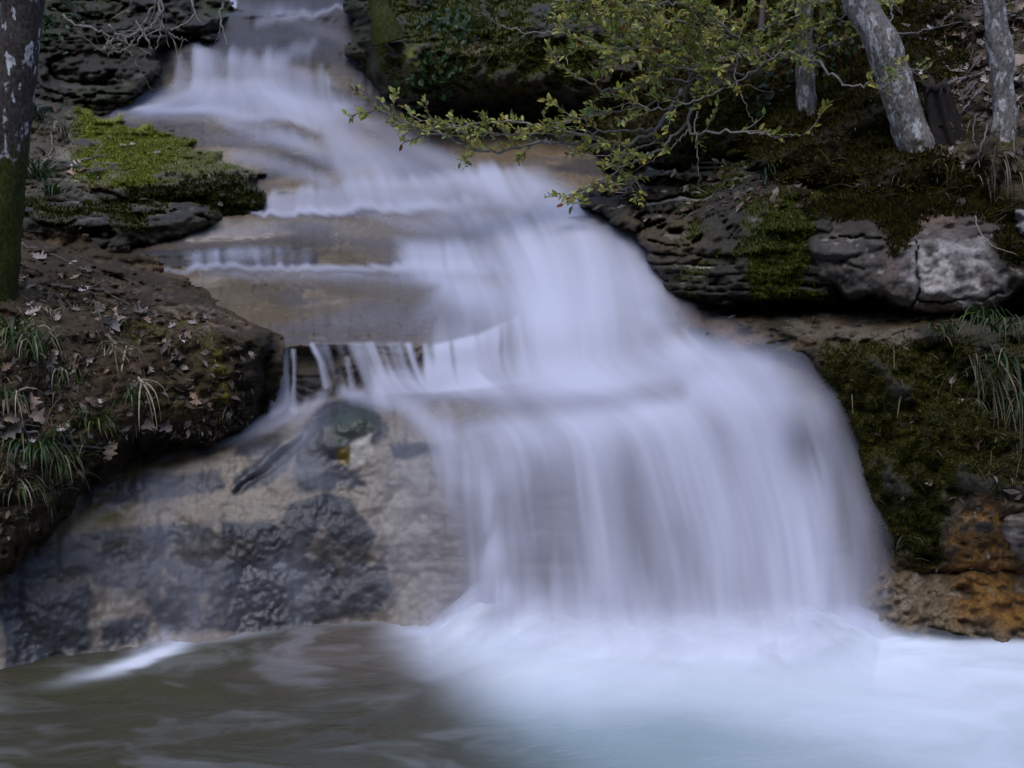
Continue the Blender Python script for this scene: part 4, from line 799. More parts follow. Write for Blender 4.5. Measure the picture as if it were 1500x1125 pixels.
litter(gL, lambda g: sst(390, 340, g.U) * (.3 + sst(-.3, .6, g.n1)), 5200, .021, LC, 'brown leaf litter strewn over the soil bank')
litter(gH, lambda g: .05 + sst(1340, 1400, g.U) * sst(220, 160, g.V) * (.3 + sst(-.3, .6, g.n1)), 3200, .025, LC + [(.22, .17, .16)], 'leaf litter and root crumbs on the steep bank')
litter(gC, lambda g: .1 + sst(150, 90, g.U), 700, .025, LC, 'leaf crumbs on the mossy slab')
litter(gJ, lambda g: .2 + sst(1400, 1440, g.U), 900, .022, LC, 'crumbs of leaf and straw caught on the mossy wall')
litter(gF, lambda g: sst(330, 280, g.V), 500, .03, LC, 'leaf crumbs on top of the layered shelf')

def straw(g, maskf, n, L, cols, label, name='grass', w=.0028, up=.5):     # thin loose blades and straw nobody could count
    p = (np.clip(maskf(g), 0, 1) * (g.sd > 4)).reshape(-1); p = p / p.sum(); idx = rng.choice(len(p), n, p=p); P = g.P.reshape(-1, 3)[idx]
    d = rng.standard_normal((n, 3)) * np.array([.8, .35, .4]) + np.array([0, -.45, up]); d /= np.linalg.norm(d, axis=1, keepdims=True); l = L * (.35 + 1.1 * rng.random((n, 1)) ** 1.5)
    sd = np.cross(d, np.array([0, 1., .3])); sd /= np.linalg.norm(sd, axis=1, keepdims=True) + 1e-9; ww = w * (.5 + rng.random((n, 1))); V_ = []; q = P - np.array([0, 0, .005])
    for j in range(6):
        f = 1 - (j / 5) ** 2 * .9; V_ += [q - sd * ww * f, q + sd * ww * f]; q = q + d * l / 5; d = d + np.array([0, -.06, -.32]); d /= np.linalg.norm(d, axis=1, keepdims=True)
    vs = np.stack(V_, 1).reshape(-1, 3); fc = np.array([[2 * j, 2 * j + 1, 2 * j + 3, 2 * j + 2] for j in range(5)]); fa = (fc[None] + 12 * np.arange(n)[:, None, None]).reshape(-1)
    me = bpy.data.meshes.new(name); me.vertices.add(len(vs)); me.vertices.foreach_set('co', vs.astype(np.float32).reshape(-1)); me.loops.add(len(fa)); me.loops.foreach_set('vertex_index', fa.astype(np.int32)); me.polygons.add(n * 5); me.polygons.foreach_set('loop_start', np.arange(0, n * 20, 4, dtype=np.int32)); me.update(calc_edges=True)
    cc = np.array(cols)[rng.integers(0, len(cols), n)] * (.5 + .9 * rng.random((n, 1))); c4 = np.ones((len(vs), 4), np.float32); c4[:, :3] = np.repeat(cc, 12, 0)
    a = me.attributes.new('Col', 'FLOAT_COLOR', 'POINT'); a.data.foreach_set('color', c4.reshape(-1)); me.materials.append(M_grass); o = bpy.data.objects.new(name, me); C.objects.link(o); tag(o, label, 'grass', kind='stuff')
SG = [(.06, .11, .025), (.09, .13, .03), (.22, .18, .11), (.30, .25, .17), (.14, .105, .06)]
straw(gL, lambda g: sst(420, 470, g.V) * sst(250, 170, g.U) * (.05 + sst(-.1, .6, g.n1 + .4 * g.n0)), 1500, .13, SG, 'sparse grass blades and straw over the soil bank')
straw(gL, lambda g: .2 + .0 * g.U, 500, .10, SG[2:], 'loose straw and rootlets in the leaf litter of the soil bank')
straw(gJ, lambda g: sst(1330, 1430, g.U) * sst(620, 520, g.V) * .9 + .05, 600, .16, SG[1:], 'loose straw and grass hanging over the mossy wall', up=.1)
straw(gH, lambda g: sst(1350, 1400, g.U) + .08, 1500, .17, SG[2:], 'rootlets and straw tangled on the root bank', up=.2)
straw(gC, lambda g: sst(110, 60, g.U), 260, .16, SG[:3], 'thin grass at the soil end of the mossy slab')
straw(gE, lambda g: .2 + sst(100, 40, g.V), 260, .12, SG, 'thin grass and straw on the overhanging boulder', up=.2)
#PART2
# ------------------------------------------------------------------ trees
def tree(name, pts, mat, label, limbs, group=None, flare=1.15, seed=1):
    b = P3(*pts[0][:3]); t = empty(name, b); tag(t, label, 'tree', group)
    rs = random.getstate(); random.seed(seed)
    path = [P3(p[0], p[1], p[2]) for p in pts]; rad = [p[3] * p[2] / F for p in pts]
    last = path[-1]; dirn = path[-1] - path[-2]; dirn = dirn / np.linalg.norm(dirn)
    for k in range(1, 5):                     # goes on up above the picture
        dirn = dirn * .75 + np.array([random.uniform(-.06, .06), random.uniform(-.05, .05), .3]); dirn /= np.linalg.norm(dirn)
        last = last + dirn * .8; path.append(last); rad.append(rad[-1] * .9)
    sp = smooth_path(path, 10); rr = np.interp(np.linspace(0, len(path) - 1, len(sp)), range(len(path)), rad)
    m = MB(); m.tube([p - b for p in sp], rr, 20)
    vv = np.array(m.v); q = vv + b
    th = np.linalg.norm(vv, axis=1); nz = fbm(q * np.array([1, 1, .35]), 14, 4, seed) * .012 + fbm(q, 3, 3, seed + 1) * .02
    cen = np.repeat(np.array([p - b for p in sp]), 20, 0); dv = vv - cen; ln = np.linalg.norm(dv, axis=1, keepdims=True) + 1e-9
    fl_ = 1 + (flare - 1) * np.exp(-np.maximum(0, vv[:, 2:3]) / .12)
    m.v = (cen + dv * fl_ + dv / ln * nz[:, None]).tolist()
    m.build('trunk', mat, t)
    for k in range(limbs):                    # bare limbs above the frame
        p0_ = path[-1 - k % 3] - b; a = random.uniform(0, 6.28); d = np.array([math.cos(a), math.sin(a), .7]); pp = [p0_]
        for _ in range(6): d = d + np.random.default_rng(seed * 31 + k).uniform(-.3, .3, 3) * .5; pp.append(pp[-1] + d / np.linalg.norm(d) * .35)
        l = MB(); l.tube(pp, np.linspace(.03, .006, len(pp)), 7); l.build('limb', mat, t)
    random.setstate(rs); return t
def onto(g, u, v): return float(at(g, u, v)[0][1])
tree('tree', [(-14, 450, 6.45, 36), (-6, 400, 6.45, 33), (4, 300, 6.45, 30), (14, 200, 6.45, 29), (23, 100, 6.45, 28.5), (33, 0, 6.45, 28), (38, -60, 6.45, 28)], M_barkL, 'dark tree trunk spotted with pale lichen on the soil bank, its foot mossy', 4, seed=3, flare=1.15)
y1, y2, y3 = onto(gH, 1184, 165) + .02, onto(gH, 1340, 215) + .02, onto(gH, 1468, 195) + .02
tree('tree', [(1192, 215, y1, 17), (1186, 175, y1, 16), (1183, 150, y1, 14), (1181, 110, y1, 14.5), (1180, 60, y1, 14), (1181, 0, y1, 14), (1178, -60, y1, 13)], M_barkR, 'slim grey trunk standing beside the leafy shrub on the mossy bank', 3, seed=5)
tree('tree', [(1352, 265, y2, 31), (1346, 225, y2, 30), (1334, 190, y2, 27), (1318, 140, y2, 26), (1298, 85, y2, 24), (1276, 35, y2, 23), (1255, -10, y2, 23), (1240, -70, y2, 22)], M_barkR, 'leaning pale grey trunk on the mossy bank', 4, seed=7)
tree('tree', [(1476, 245, y3, 21), (1470, 205, y3, 20), (1468, 170, y3, 17), (1466, 110, y3, 16), (1460, 50, y3, 16), (1456, 0, y3, 16), (1452, -60, y3, 15)], M_barkR, 'straight trunk blotched with white lichen among exposed roots', 3, seed=9)
tree('tree', [(572, 62, 9.75, 22), (563, 30, 9.75, 15), (556, 0, 9.8, 14), (550, -60, 9.8, 14)], bark_mat('mossy_bark', (0.03, 0.025, 0.018), (.06, .055, .04), .6, 1.0, 1.2), 'dark mossy trunk rising from the overhanging boulder', 3, seed=11)
tree('tree', [(702, 40, 9.75, 7), (697, 10, 9.75, 6), (694, -60, 9.8, 6)], M_barkL, 'thin dark stem above the overhanging boulder', 2, seed=13)

# stump
st_ = MB(); y = onto(gH, 1380, 180) + .03; sp = smooth_path([P3(1398, 235, y), P3(1390, 205, y), P3(1378, 165, y), P3(1370, 128, y - .02)], 8); NS = 36
b = sp[0]; rows = []
for i_, q in enumerate(sp):
    t_ = i_ / (len(sp) - 1)
    for k in range(NS):
        th = 2 * math.pi * k / NS; rid = float(vnoise(np.array([math.cos(th) * 3, math.sin(th) * 3, t_ * .6]), 5)); r_ = (.105 - .045 * t_) * (.72 + .5 * rid) * (1 + .25 * math.sin(th * 7 + 2 * rid))
        top_ = .11 * float(vnoise(np.array([math.cos(th) * 2.5 + 4, math.sin(th) * 2.5, 0.]), 9)) * t_ ** 2 - (.03 if t_ > .9 else 0)
        rows.append(tuple(q - b + np.array([math.cos(th) * r_, math.sin(th) * r_ * .8, top_])))
n_ = len(sp); st_.add(rows, [(i_ * NS + k, i_ * NS + (k + 1) % NS, (i_ + 1) * NS + (k + 1) % NS, (i_ + 1) * NS + k) for i_ in range(n_ - 1) for k in range(NS)], (0.032, 0.026, 0.024))
c0 = len(st_.v); st_.add([tuple(sp[-1] - b + np.array([0, 0, -.03]))], [], (.05, .04, .03)); st_.f += [((n_ - 1) * NS + k, (n_ - 1) * NS + (k + 1) % NS, c0) for k in range(NS)]
o = st_.build('tree_stump', M_twig); o.location = tuple(b); tag(o, 'dark splintered stump between the leaning trunk and the lichen blotched one', 'stump')

# ------------------------------------------------------------------ evergreen shrub overhanging the stream
LEAFC = [(.44, .46, .09), (.31, .38, .09), (.52, .47, .10), (.21, .30, .09), (.60, .57, .18), (.40, .35, .085)]
def leaf(mb, p, d, up, L, w, col):
    d = d / np.linalg.norm(d); s = np.cross(d, up); s /= np.linalg.norm(s) + 1e-9; n = np.cross(s, d)
    a = p + d * L * .3; b = p + d * L * .68
    vs = [p, a + s * w * .85 + n * w * .25, b + s * w * .75 + n * w * .2, p + d * L - n * w * .15, b - s * w * .75 + n * w * .2, a - s * w * .85 + n * w * .25, a, b]
    mb.add(vs, [(0, 6, 1), (1, 6, 7, 2), (2, 7, 3), (0, 5, 6), (5, 4, 7, 6), (4, 3, 7)], col)
def sprig(tw, lf, p, d, L, r, dens, leafL, rng_, tip=True):
    n = max(4, int(L / .022)); pts = [p]; dd = d / np.linalg.norm(d)
    for k in range(n):
        dd = dd + rng_.normal(0, .13, 3) + np.array([0, 0, .02]); dd /= np.linalg.norm(dd); pts.append(pts[-1] + dd * L / n)
    g_ = .75 + .5 * rng_.random(); tw.tube(pts, np.linspace(r, r * .4, len(pts)), 4, (.27 * g_, .24 * g_, .21 * g_), cap=False)
    for k in range(1, len(pts)):
        if rng_.random() > dens * .88: continue
        for sgn in (1, -1):
            t = pts[k] - pts[k - 1]; sd = np.cross(t, rng_.normal(0, 1, 3)); sd /= np.linalg.norm(sd) + 1e-9
            q = t / np.linalg.norm(t) * .8 + sgn * sd * .8 + np.array([0, -.1, .25])
            c = LEAFC[rng_.integers(len(LEAFC))]; 
            if rng_.random() < .03: c = (.30, .10, .025)
            f = .6 + .55 * rng_.random(); LL = leafL * (.5 + .65 * rng_.random())
            leaf(lf, pts[k], q, np.array([0, -.35, 1]) + rng_.normal(0, .45, 3), LL, LL * .27, tuple(x * f for x in c))
    return pts
def branch(parent, pts, r, twig_step, twigL, dens, leafL, seed, bare=0.0, updir=.05, tipleaf=True, cols=None):
    rg = np.random.default_rng(seed); b = np.array(parent.location)
    path = smooth_path([P3(*p) for p in pts], 8)
    path = [p + rg.normal(0, .008, 3) for p in path]; tw, lf = MB(), MB()
    tw.tube([p - b for p in path], np.linspace(r, r * .3, len(path)), 6, (.22, .20, .18))
    acc = 0; total = sum(np.linalg.norm(path[i + 1] - path[i]) for i in range(len(path) - 1)); run = 0
    for i in range(1, len(path)):
        t = path[i] - path[i - 1]; L = np.linalg.norm(t); t = t / L; acc += L; run += L
        while acc > twig_step:
            acc -= twig_step
            if run / total < bare: continue
            if rg.random() < .12: continue
            s = np.cross(t, np.array([0, .3, 1])); s /= np.linalg.norm(s); sg = rg.choice([-1, 1])
            d = t * .9 + s * sg * rg.uniform(.3, 1.0) + np.array([rg.normal(0, .25), rg.normal(0, .3), updir + rg.normal(0, .4)])
            pp = sprig(tw, lf, path[i] - b, d, twigL * rg.uniform(.45, 1.2), r * .32, dens, leafL, rg)
            if rg.random() < .6:
                k = len(pp) // 2; sprig(tw, lf, pp[k], d + rg.normal(0, .6, 3), twigL * rg.uniform(.3, .7), r * .25, dens, leafL, rg)
    if tipleaf: sprig(tw, lf, path[-1] - b, path[-1] - path[-2], twigL * .6, r * .3, dens, leafL, rg)
    o = tw.build('branch', M_twig, parent)
    if lf.v: lf.build('leaves', M_leaf, o, smooth=False)
    return o
root = P3(1010, 150, 8.75); sh = empty('evergreen_shrub', root); tag(sh, 'evergreen shrub with small yellow green leaves reaching over the stream', 'shrub')
B = [
 ([(1000, 130, 8.6), (960, 190, 8.4), (900, 212, 8.3), (800, 208, 8.2), (720, 222, 8.15), (660, 205, 8.1), (600, 182, 8.0), (545, 160, 8.0)], .014, .045, .15, 1.0, .045, .24),
 ([(960, 190, 8.4), (900, 192, 8.3), (840, 196, 8.2), (770, 195, 8.1), (700, 196, 8.05), (640, 186, 8.0)], .009, .045, .13, 1.0, .045, .25),
 ([(900, 208, 8.3), (820, 190, 8.15), (740, 178, 8.1), (670, 184, 8.0), (610, 172, 8.0)], .008, .04, .13, 1.0, .04, .2),
 ([(940, 215, 8.25), (900, 240, 8.1), (930, 262, 8.05), (910, 285, 8.0)], .008, .05, .18, 1.0, .045, .2),
 ([(1010, 160, 8.5), (1015, 195, 8.2), (1080, 192, 8.0), (1140, 200, 7.85), (1190, 194, 7.8)], .011, .09, .18, .9, .05, .25),
 ([(1010, 175, 8.4), (970, 215, 8.2), (925, 238, 8.1), (880, 262, 8.0), (835, 285, 8.0)], .010, .06, .24, .9, .05, .25),
 ([(1010, 120, 8.6), (960, 115, 8.4), (920, 128, 8.3), (885, 130, 8.2), (850, 115, 8.2), (815, 88, 8.2)], .011, .12, .14, .9, .05, .2),
 ([(1060, 90, 8.6), (1000, 70, 8.4), (940, 62, 8.25), (890, 50, 8.2), (845, 30, 8.2)], .012, .036, .28, 1.0, .05, .05),
 ([(1100, 90, 8.5), (1040, 50, 8.3), (980, 30, 8.2), (910, 10, 8.2), (850, -10, 8.2)], .012, .036, .28, 1.0, .05, .05),
 ([(1110, 80, 8.4), (1080, 60, 8.2), (1050, 30, 8.1), (1010, -20, 8.1)], .012, .036, .28, 1.0, .05, .0),
 ([(1110, 90, 8.4), (1150, 60, 8.05), (1200, 35, 7.9), (1250, 20, 7.8)], .010, .05, .24, .95, .05, .0),
 ([(1090, 110, 8.4), (1050, 100, 8.2), (1000, 100, 8.1), (950, 90, 8.1), (900, 85, 8.1)], .010, .05, .24, .95, .05, .1),
 ([(1000, 140, 8.5), (950, 155, 8.35), (900, 165, 8.3), (860, 172, 8.2), (830, 180, 8.2)], .009, .07, .18, .9, .05, .1),
 ([(1190, 85, 7.9), (1230, 118, 7.6), (1275, 124, 7.35), (1310, 112, 7.2), (1335, 100, 7.2)], .008, .05, .13, .85, .04, .62),
 ([(1050, 95, 8.3), (1000, 85, 8.15), (950, 70, 8.05), (900, 72, 8.0), (850, 60, 8.0)], .009, .04, .22, 1.0, .045, .1),
 ([(1080, 60, 8.3), (1020, 20, 8.1), (960, 0, 8.0), (900, -10, 8.0), (840, 5, 8.0)], .009, .04, .24, 1.0, .045, .0),
 ([(1110, 50, 8.3), (1150, 20, 8.0), (1190, 5, 7.9), (1240, -10, 7.8)], .009, .04, .24, 1.0, .045, .0),
 ([(1110, 100, 8.3), (1060, 130, 8.15), (1010, 150, 8.05), (960, 160, 8.0), (920, 150, 8.0)], .008, .06, .18, 1.0, .045, .2),
 ([(1100, 110, 8.2), (1140, 80, 7.95), (1190, 70, 7.85), (1230, 65, 7.8)], .009, .06, .2, .95, .05, .1),
]
for i, (p, r, ts, tl, dn, ll, ba) in enumerate(B): branch(sh, p, r, ts, tl, dn, ll, 40 + i, ba)
for i, p in enumerate(([(1022, 165, 8.1), (1018, 200, 8.05), (1023, 235, 8.05), (1026, 272, 8.05)], [(1080, 80, 8.2), (1078, 125, 8.1), (1092, 150, 8.05), (1108, 185, 8.0)], [(1000, 60, 8.3), (1008, 110, 8.2), (1018, 160, 8.15)],
                       [(830, 45, 8.2), (780, 48, 8.2), (740, 40, 8.2), (712, 24, 8.2), (695, 10, 8.2)], [(960, 208, 8.3), (910, 226, 8.2), (850, 228, 8.15), (790, 230, 8.1)], [(1010, 190, 8.2), (990, 210, 8.1), (960, 232, 8.1), (930, 250, 8.1)], [(800, 205, 8.2), (830, 215, 8.2), (880, 240, 8.15), (900, 246, 8.15)], [(1175, 80, 8.0), (1130, 82, 8.0), (1070, 75, 8.05)], [(1005, 120, 8.5), (1060, 118, 8.3), (1120, 135, 8.1)])):
    branch(sh, p, .0052, .3, .07, 0, .03, 70 + i, 0, tipleaf=False)
sb = MB(); sb.tube([np.array(q) - root for q in smooth_path([P3(1035, 195, 8.85), P3(1015, 160, 8.8), P3(1010, 130, 8.7), P3(1030, 95, 8.65), P3(1080, 85, 8.55), P3(1110, 70, 8.5), P3(1120, -30, 8.6)], 6)], np.linspace(.035, .015, 37), 8, (.12, .105, .095)); sb.build('stem', M_twig, sh)

# bare twigs hanging over the upper left rock
b0 = P3(240, -20, 10.2); bs = empty('bare_shrub', b0); tag(bs, 'tangle of bare hanging twigs in front of the dark rock face', 'shrub')
for i, p in enumerate(([(240, -40, 10.2), (225, 10, 10.2), (205, 40, 10.2), (190, 70, 10.15), (195, 85, 10.1), (215, 115, 10.1)], [(235, -40, 10.2), (232, 20, 10.2), (210, 50, 10.1), (195, 72, 10.1)], [(236, -40, 10.2), (234, 25, 10.1), (250, 50, 10.1), (275, 60, 10.1)], [(240, -40, 10.2), (235, 40, 10.1), (228, 75, 10.1)],
                       [(90, 20, 10.0), (110, 36, 10.0), (140, 42, 10.0), (157, 55, 10.0), (155, 72, 10.0), (140, 74, 10.0)], [(160, 40, 10.0), (175, 55, 10.0), (185, 70, 10.0), (170, 78, 10.0), (150, 78, 10)], [(200, 30, 10.1), (215, 60, 10.1), (222, 74, 10.1)], [(195, -30, 10.1), (190, 15, 10.1), (185, 18, 10.1)], [(330, 0, 10.3), (322, 25, 10.3), (335, 70, 10.2)], [(150, 76, 10.0), (160, 60, 10.0), (180, 48, 10.0)], [(270, -30, 10.1), (284, 20, 10.1), (262, 40, 10.1), (236, 44, 10.1)], [(205, 45, 10.1), (180, 62, 10.1), (165, 72, 10.1), (158, 82, 10.1)])):
    branch(bs, p, .011, .22, .22, 0, .03, 90 + i, .2, tipleaf=False, updir=-.2)

# ------------------------------------------------------------------ grass, ferns and small plants
GREEN = [(.035, .07, .014), (.05, .085, .018), (.03, .055, .02), (.09, .10, .03)]; BLUE = [(.03, .06, .035), (.045, .075, .045)]; DRY = [(.22, .185, .125), (.28, .24, .17), (.15, .12, .08)]
def tuft(g, u, v, n, L,  spread, droop, cols, label, fwd=.5, group=None, wdt=.005, lean=(0, 0), up=1.0):
    if g is gL: n = int(n * 1.6); L *= 1.25; cols = [tuple(x * 1.45 for x in c) for c in cols]
    p, nrm = at(g, u, v); rg = np.random.default_rng(int(u * 7 + v * 13)); lean = (lean[0] + rg.normal(0, .22), lean[1]); mb = MB(); p = p - np.array([0, -.01, .01])
    for k in range(n):
        a = rg.uniform(0, 6.283); d = np.array([math.cos(a) * spread + lean[0], -abs(math.sin(a)) * spread * .6 - .25 * fwd, up + lean[1]]) + rg.normal(0, .12, 3); d /= np.linalg.norm(d)
        q = p + np.array([rg.normal(0, .025), rg.normal(0, .015), rg.normal(0, .008)]); ll = L * rg.choice([rg.uniform(.2, .6), rg.uniform(.6, 1.2), rg.uniform(.6, 1.2)]); seg = 6; w = wdt * rg.uniform(.6, 1.2)
        s = np.cross(d, np.array([0, 1, .1])); s /= np.linalg.norm(s) + 1e-9; s = s * .9 + np.array([0, .3, 0]) * rg.normal(); dr = droop * rg.uniform(.6, 1.5); vs = []; 
        for j in range(seg + 1):
            ww = w * (1 - (j / seg) ** 2 * .92); vs += [q - s * ww, q + s * ww]; q = q + d * ll / seg; d = d + np.array([0, -.02, -dr * (j + 1) * .09]); d /= np.linalg.norm(d)
        c = cols[rg.integers(len(cols))]; f = rg.uniform(.6, 1.3); mb.add(vs, [(2 * j, 2 * j + 1, 2 * j + 3, 2 * j + 2) for j in range(seg)], tuple(x * f for x in c))
    o = mb.build('grass_tuft', M_grass, origin=p); tag(o, label, 'grass tuft', group); return o
tuft(gL, 20, 500, 46, .26, .7, 2.2, GREEN + DRY[:1], 'green grass tuft low on the soil bank at the picture edge under the lichen trunk')
tuft(gL, 50, 520, 34, .24, .5, 2.6, GREEN + DRY, 'grass tuft of mixed green and straw blades in the middle of the soil bank')
tuft(gL, 88, 555, 40, .17, .9, 2.4, GREEN + DRY, 'short spreading tuft with pale tips right of the green clumps on the soil bank')
tuft(gL, 158, 500, 34, .30, .45, 3.2, DRY, 'dry straw coloured tuft hanging down the soil bank', up=-.1)
tuft(gL, 200, 555, 16, .20, .5, 3.0, DRY, 'thin dry tuft hanging near the undercut edge of the soil bank', up=-.1)
tuft(gL, 130, 625, 44, .16, .7, 1.6, GREEN + [(.12, .15, .03)], 'bright green grass tuft at the lower lip of the soil bank')
tuft(gL, 50, 665, 60, .26, .8, 2.6, GREEN + BLUE, 'large drooping green grass tuft low on the soil bank above the wet rock')
tuft(gL, 20, 720, 30, .22, .7, 2.6, DRY + GREEN[:2], 'brownish grass tuft under the large drooping one')
tuft(gL, 88, 690, 26, .20, .5, 2.8, GREEN + DRY[2:], 'dark grass tuft overhanging the lower left rock')
tuft(gL, 185, 585, 22, .12, .8, 1.8, GREEN, 'small green tuft beside the mossy edge of the soil bank')
tuft(gL, 70, 460, 20, .10, .9, 1.5, DRY, 'low dry tuft among the dead leaves at the top of the soil bank')
tuft(gL, 8, 590, 24, .2, .8, 2.4, DRY + GREEN, 'straw mixed tuft at the picture edge among dead leaves')
tuft(gC, 52, 262, 54, .34, .55, 1.8, BLUE + GREEN[:2], 'blue green grass tuft standing beside the lichen trunk')
tuft(gC, 78, 300 - 16, 40, .24, .8, 2.2, GREEN + BLUE, 'green grass tuft at the edge of the mossy slab')
tuft(gC, 92, 205, 22, .30, .4, 2.0, DRY + GREEN[3:], 'pale grass blades at the upper corner of the mossy slab')
tuft(gC, 50, 175, 40, .30, .8, 2.2, BLUE, 'bluish leafy tuft behind the lichen trunk')
tuft(gC, 140, 262, 12, .12, .6, 1.2, GREEN, 'tiny green tuft on the mossy slab')
tuft(gJ, 1440, 476, 40, .28, .6, 3.2, GREEN, 'green grass tuft hanging below the jutting pale boulder')
tuft(gJ, 1470, 486, 26, .28, .8, 2.6, GREEN + DRY[:1], 'long green tuft at the picture edge above the mossy wall')
tuft(gJ, 1432, 516, 46, .62, .08, 4.5, DRY, 'long dry straw tuft hanging down the mossy wall', wdt=.0036, up=-.5, lean=(.05, 0))
tuft(gJ, 1478, 520, 16, .55, .35, 4.2, DRY + GREEN, 'thin straw tuft hanging at the picture edge of the mossy wall', up=-.1)
tuft(gJ, 1405, 540, 16, .40, .4, 4.0, DRY[2:] + GREEN, 'sparse brown tuft hanging on the mossy wall', up=-.1)
tuft(gJ, 1384, 486, 26, .22, .8, 2.4, GREEN + [(.05, .05, .01)], 'small tuft under the lip of the jutting boulder')
tuft(gJ, 1500, 600, 26, .30, .8, 2.8, GREEN, 'green tuft low on the mossy wall at the picture edge')
tuft(gF, 1126, 262, 34, .22, .8, 2.4, BLUE, 'blue green tuft above the moss cushion of the shelf')
tuft(gF, 1112, 350, 14, .14, .7, 2.4, GREEN + BLUE, 'small tuft on the moss cushion of the shelf')
tuft(gH, 1466, 222, 26, .32, .5, 3.5, DRY, 'pale roots and straw hanging at the foot of the lichen blotched trunk', up=-.1)

def leafy(g, spots, n, R_, size, cols, label, name='leafy_plant'):
    p0_, _ = at(g, *spots[0]); mb, sts = MB(), []; rg = np.random.default_rng(int(sum(spots[0])))
    t = empty(name, p0_); tag(t, label, 'plant')
    for (u, v) in spots:
        p, nr = at(g, u, v)
        for k in range(n // len(spots)):
            q = p + rg.normal(0, 1, 3) * R_ * np.array([1, .5, .9]) + np.array([0, -.06, .03]); d = rg.normal(0, 1, 3) + np.array([0, -.5, .1])
            c = cols[rg.integers(len(cols))]; f = rg.uniform(.6, 1.3); L = size * rg.uniform(.7, 1.3); leaf(mb, q - p0_, d, np.array([0, -.5, 1]) + rg.normal(0, .4, 3), L, L * .36, tuple(x * f for x in c))
            if k % 4 == 0:
                s1 = MB(); s1.tube([p + np.array([0, .02, -.02]) - p0_, (p + q) / 2 + rg.normal(0, .02, 3) - p0_, q - p0_], [.003, .0025, .002], 4, (.07, .06, .035)); sts.append(s1)
    mb.build('leaves', M_leaf, t, smooth=False)
    for s1 in sts[:12]: s1.build('stem', M_twig, t)
leafy(gE, [(650, 95), (668, 60), (690, 40), (640, 35), (625, 115)], 330, .10, .05, [(.03, .07, .018), (.045, .09, .02), (.02, .05, .015)], 'dark green ivy creeping over the overhanging boulder', 'ivy')
leafy(gE, [(770, 60), (800, 40), (730, 20)], 110, .10, .045, [(.04, .06, .016), (.06, .07, .02)], 'loose green sprigs behind the leafy shrub above the boulder')
leafy(gD, [(95, 15), (112, 24), (75, 40), (72, 58)], 150, .09, .05, [(.05, .09, .035), (.07, .11, .05), (.03, .06, .02)], 'small ivy beside the lichen trunk at the top of the dark rock face', 'ivy')
leafy(gH, [(1160, 130), (1140, 150), (1225, 95)], 110, .11, .05, [(.022, .045, .016), (.03, .055, .018)], 'dark green leafy growth at the foot of the slim grey trunk')
leafy(gH, [(1240, 40), (1225, 20)], 60, .09, .05, [(.035, .05, .016), (.05, .06, .02)], 'leafy sprigs left of the leaning trunk')

# ------------------------------------------------------------------ fallen leaves, twigs and stones
def dead_mesh(k):
    rg = np.random.default_rng(500 + k); mb = MB(); n = 22; prof = []
    for i in range(n + 1):
        t = i / n; w = .30 * math.sin(math.pi * min(1, t * 1.02)) ** .8 * (1 + .38 * math.sin(t * math.pi * 7 + k)) * (.6 + .6 * t); prof.append((t - .5, max(.012, w)))
    curl = rg.uniform(.6, 2.0); tw = rg.uniform(-.6, .6); rows = []
    for (x, w) in prof:
        r = []
        for s in (-1, -.5, 0, .5, 1):
            y = s * w; z = curl * y * y * 1.6 + .5 * curl * x * x * (1 if k % 2 else -.6) + tw * x * y; r.append((x, y, z + .03 * math.sin(9 * x + 5 * y)))
        rows += r
    c = [(.28, .20, .155), (.38, .31, .28), (.18, .12, .085), (.48, .40, .37), (.23, .14, .095)][k % 5]
    f = [(5 * i + j, 5 * i + j + 1, 5 * i + j + 6, 5 * i + j + 5) for i in range(n) for j in range(4)]
    mb.add(rows, f, c); mb.tube([(-.5, 0, .1), (-.65, .02, .05), (-.75, .03, .06)], [.008, .007, .006], 4, c); o = mb.build('fallen_leaf', M_dead); return o
protos = [dead_mesh(k) for k in range(5)]; used = set()
from mathutils import Vector, Quaternion, Matrix
def put_leaf(g, u, v, size, k, rg, label, group):
    o = protos[k]
    if k in used: o = o.copy(); C.objects.link(o)
    used.add(k); p, n = at(g, u, v)
    if n[1] > 0: n = -n
    n = n * .75 + np.array([rg.normal(0, .35), -.3 + rg.normal(0, .3), .55]); n /= np.linalg.norm(n)
    q = Vector((0, 0, 1)).rotation_difference(Vector(n)) @ Quaternion((0, 0, 1), rg.uniform(0, 6.283))
    o.rotation_mode = 'QUATERNION'; o.rotation_quaternion = q; o.location = p + n * size * .12; o.scale = (size,) * 3
    tag(o, label, 'leaf', group)
rg = np.random.default_rng(900)
LL = 'dry brown fallen leaf lying on the soil bank'
for (u, v, s, k) in ((60, 380, .10, 3), (22, 388, .10, 0), (40, 402, .08, 1), (98, 385, .09, 1), (155, 478, .13, 3), (205, 462, .10, 1), (150, 470, .08, 0), (265, 497, .05, 3), (130, 525, .07, 1), (240, 622, .10, 1), (216, 622, .10, 0), (272, 598, .10, 2), (288, 590, .06, 2), (50, 610, .11, 0), (20, 630, .12, 1), (45, 588, .09, 0), (86, 470, .06, 1), (52, 458, .06, 1), (160, 660, .09, 0), (60, 650, .08, 1), (110, 408, .08, 4), (128, 400, .08, 1), (95, 405, .07, 4), (45, 420, .07, 0), (155, 400, .07, 1), (30, 600, .07, 4), (75, 575, .08, 0), (180, 440, .07, 2), (110, 455, .07, 0)):
    put_leaf(gL, u, v, s, k, rg, LL, 'fallen leaves on the soil bank')
n = 0
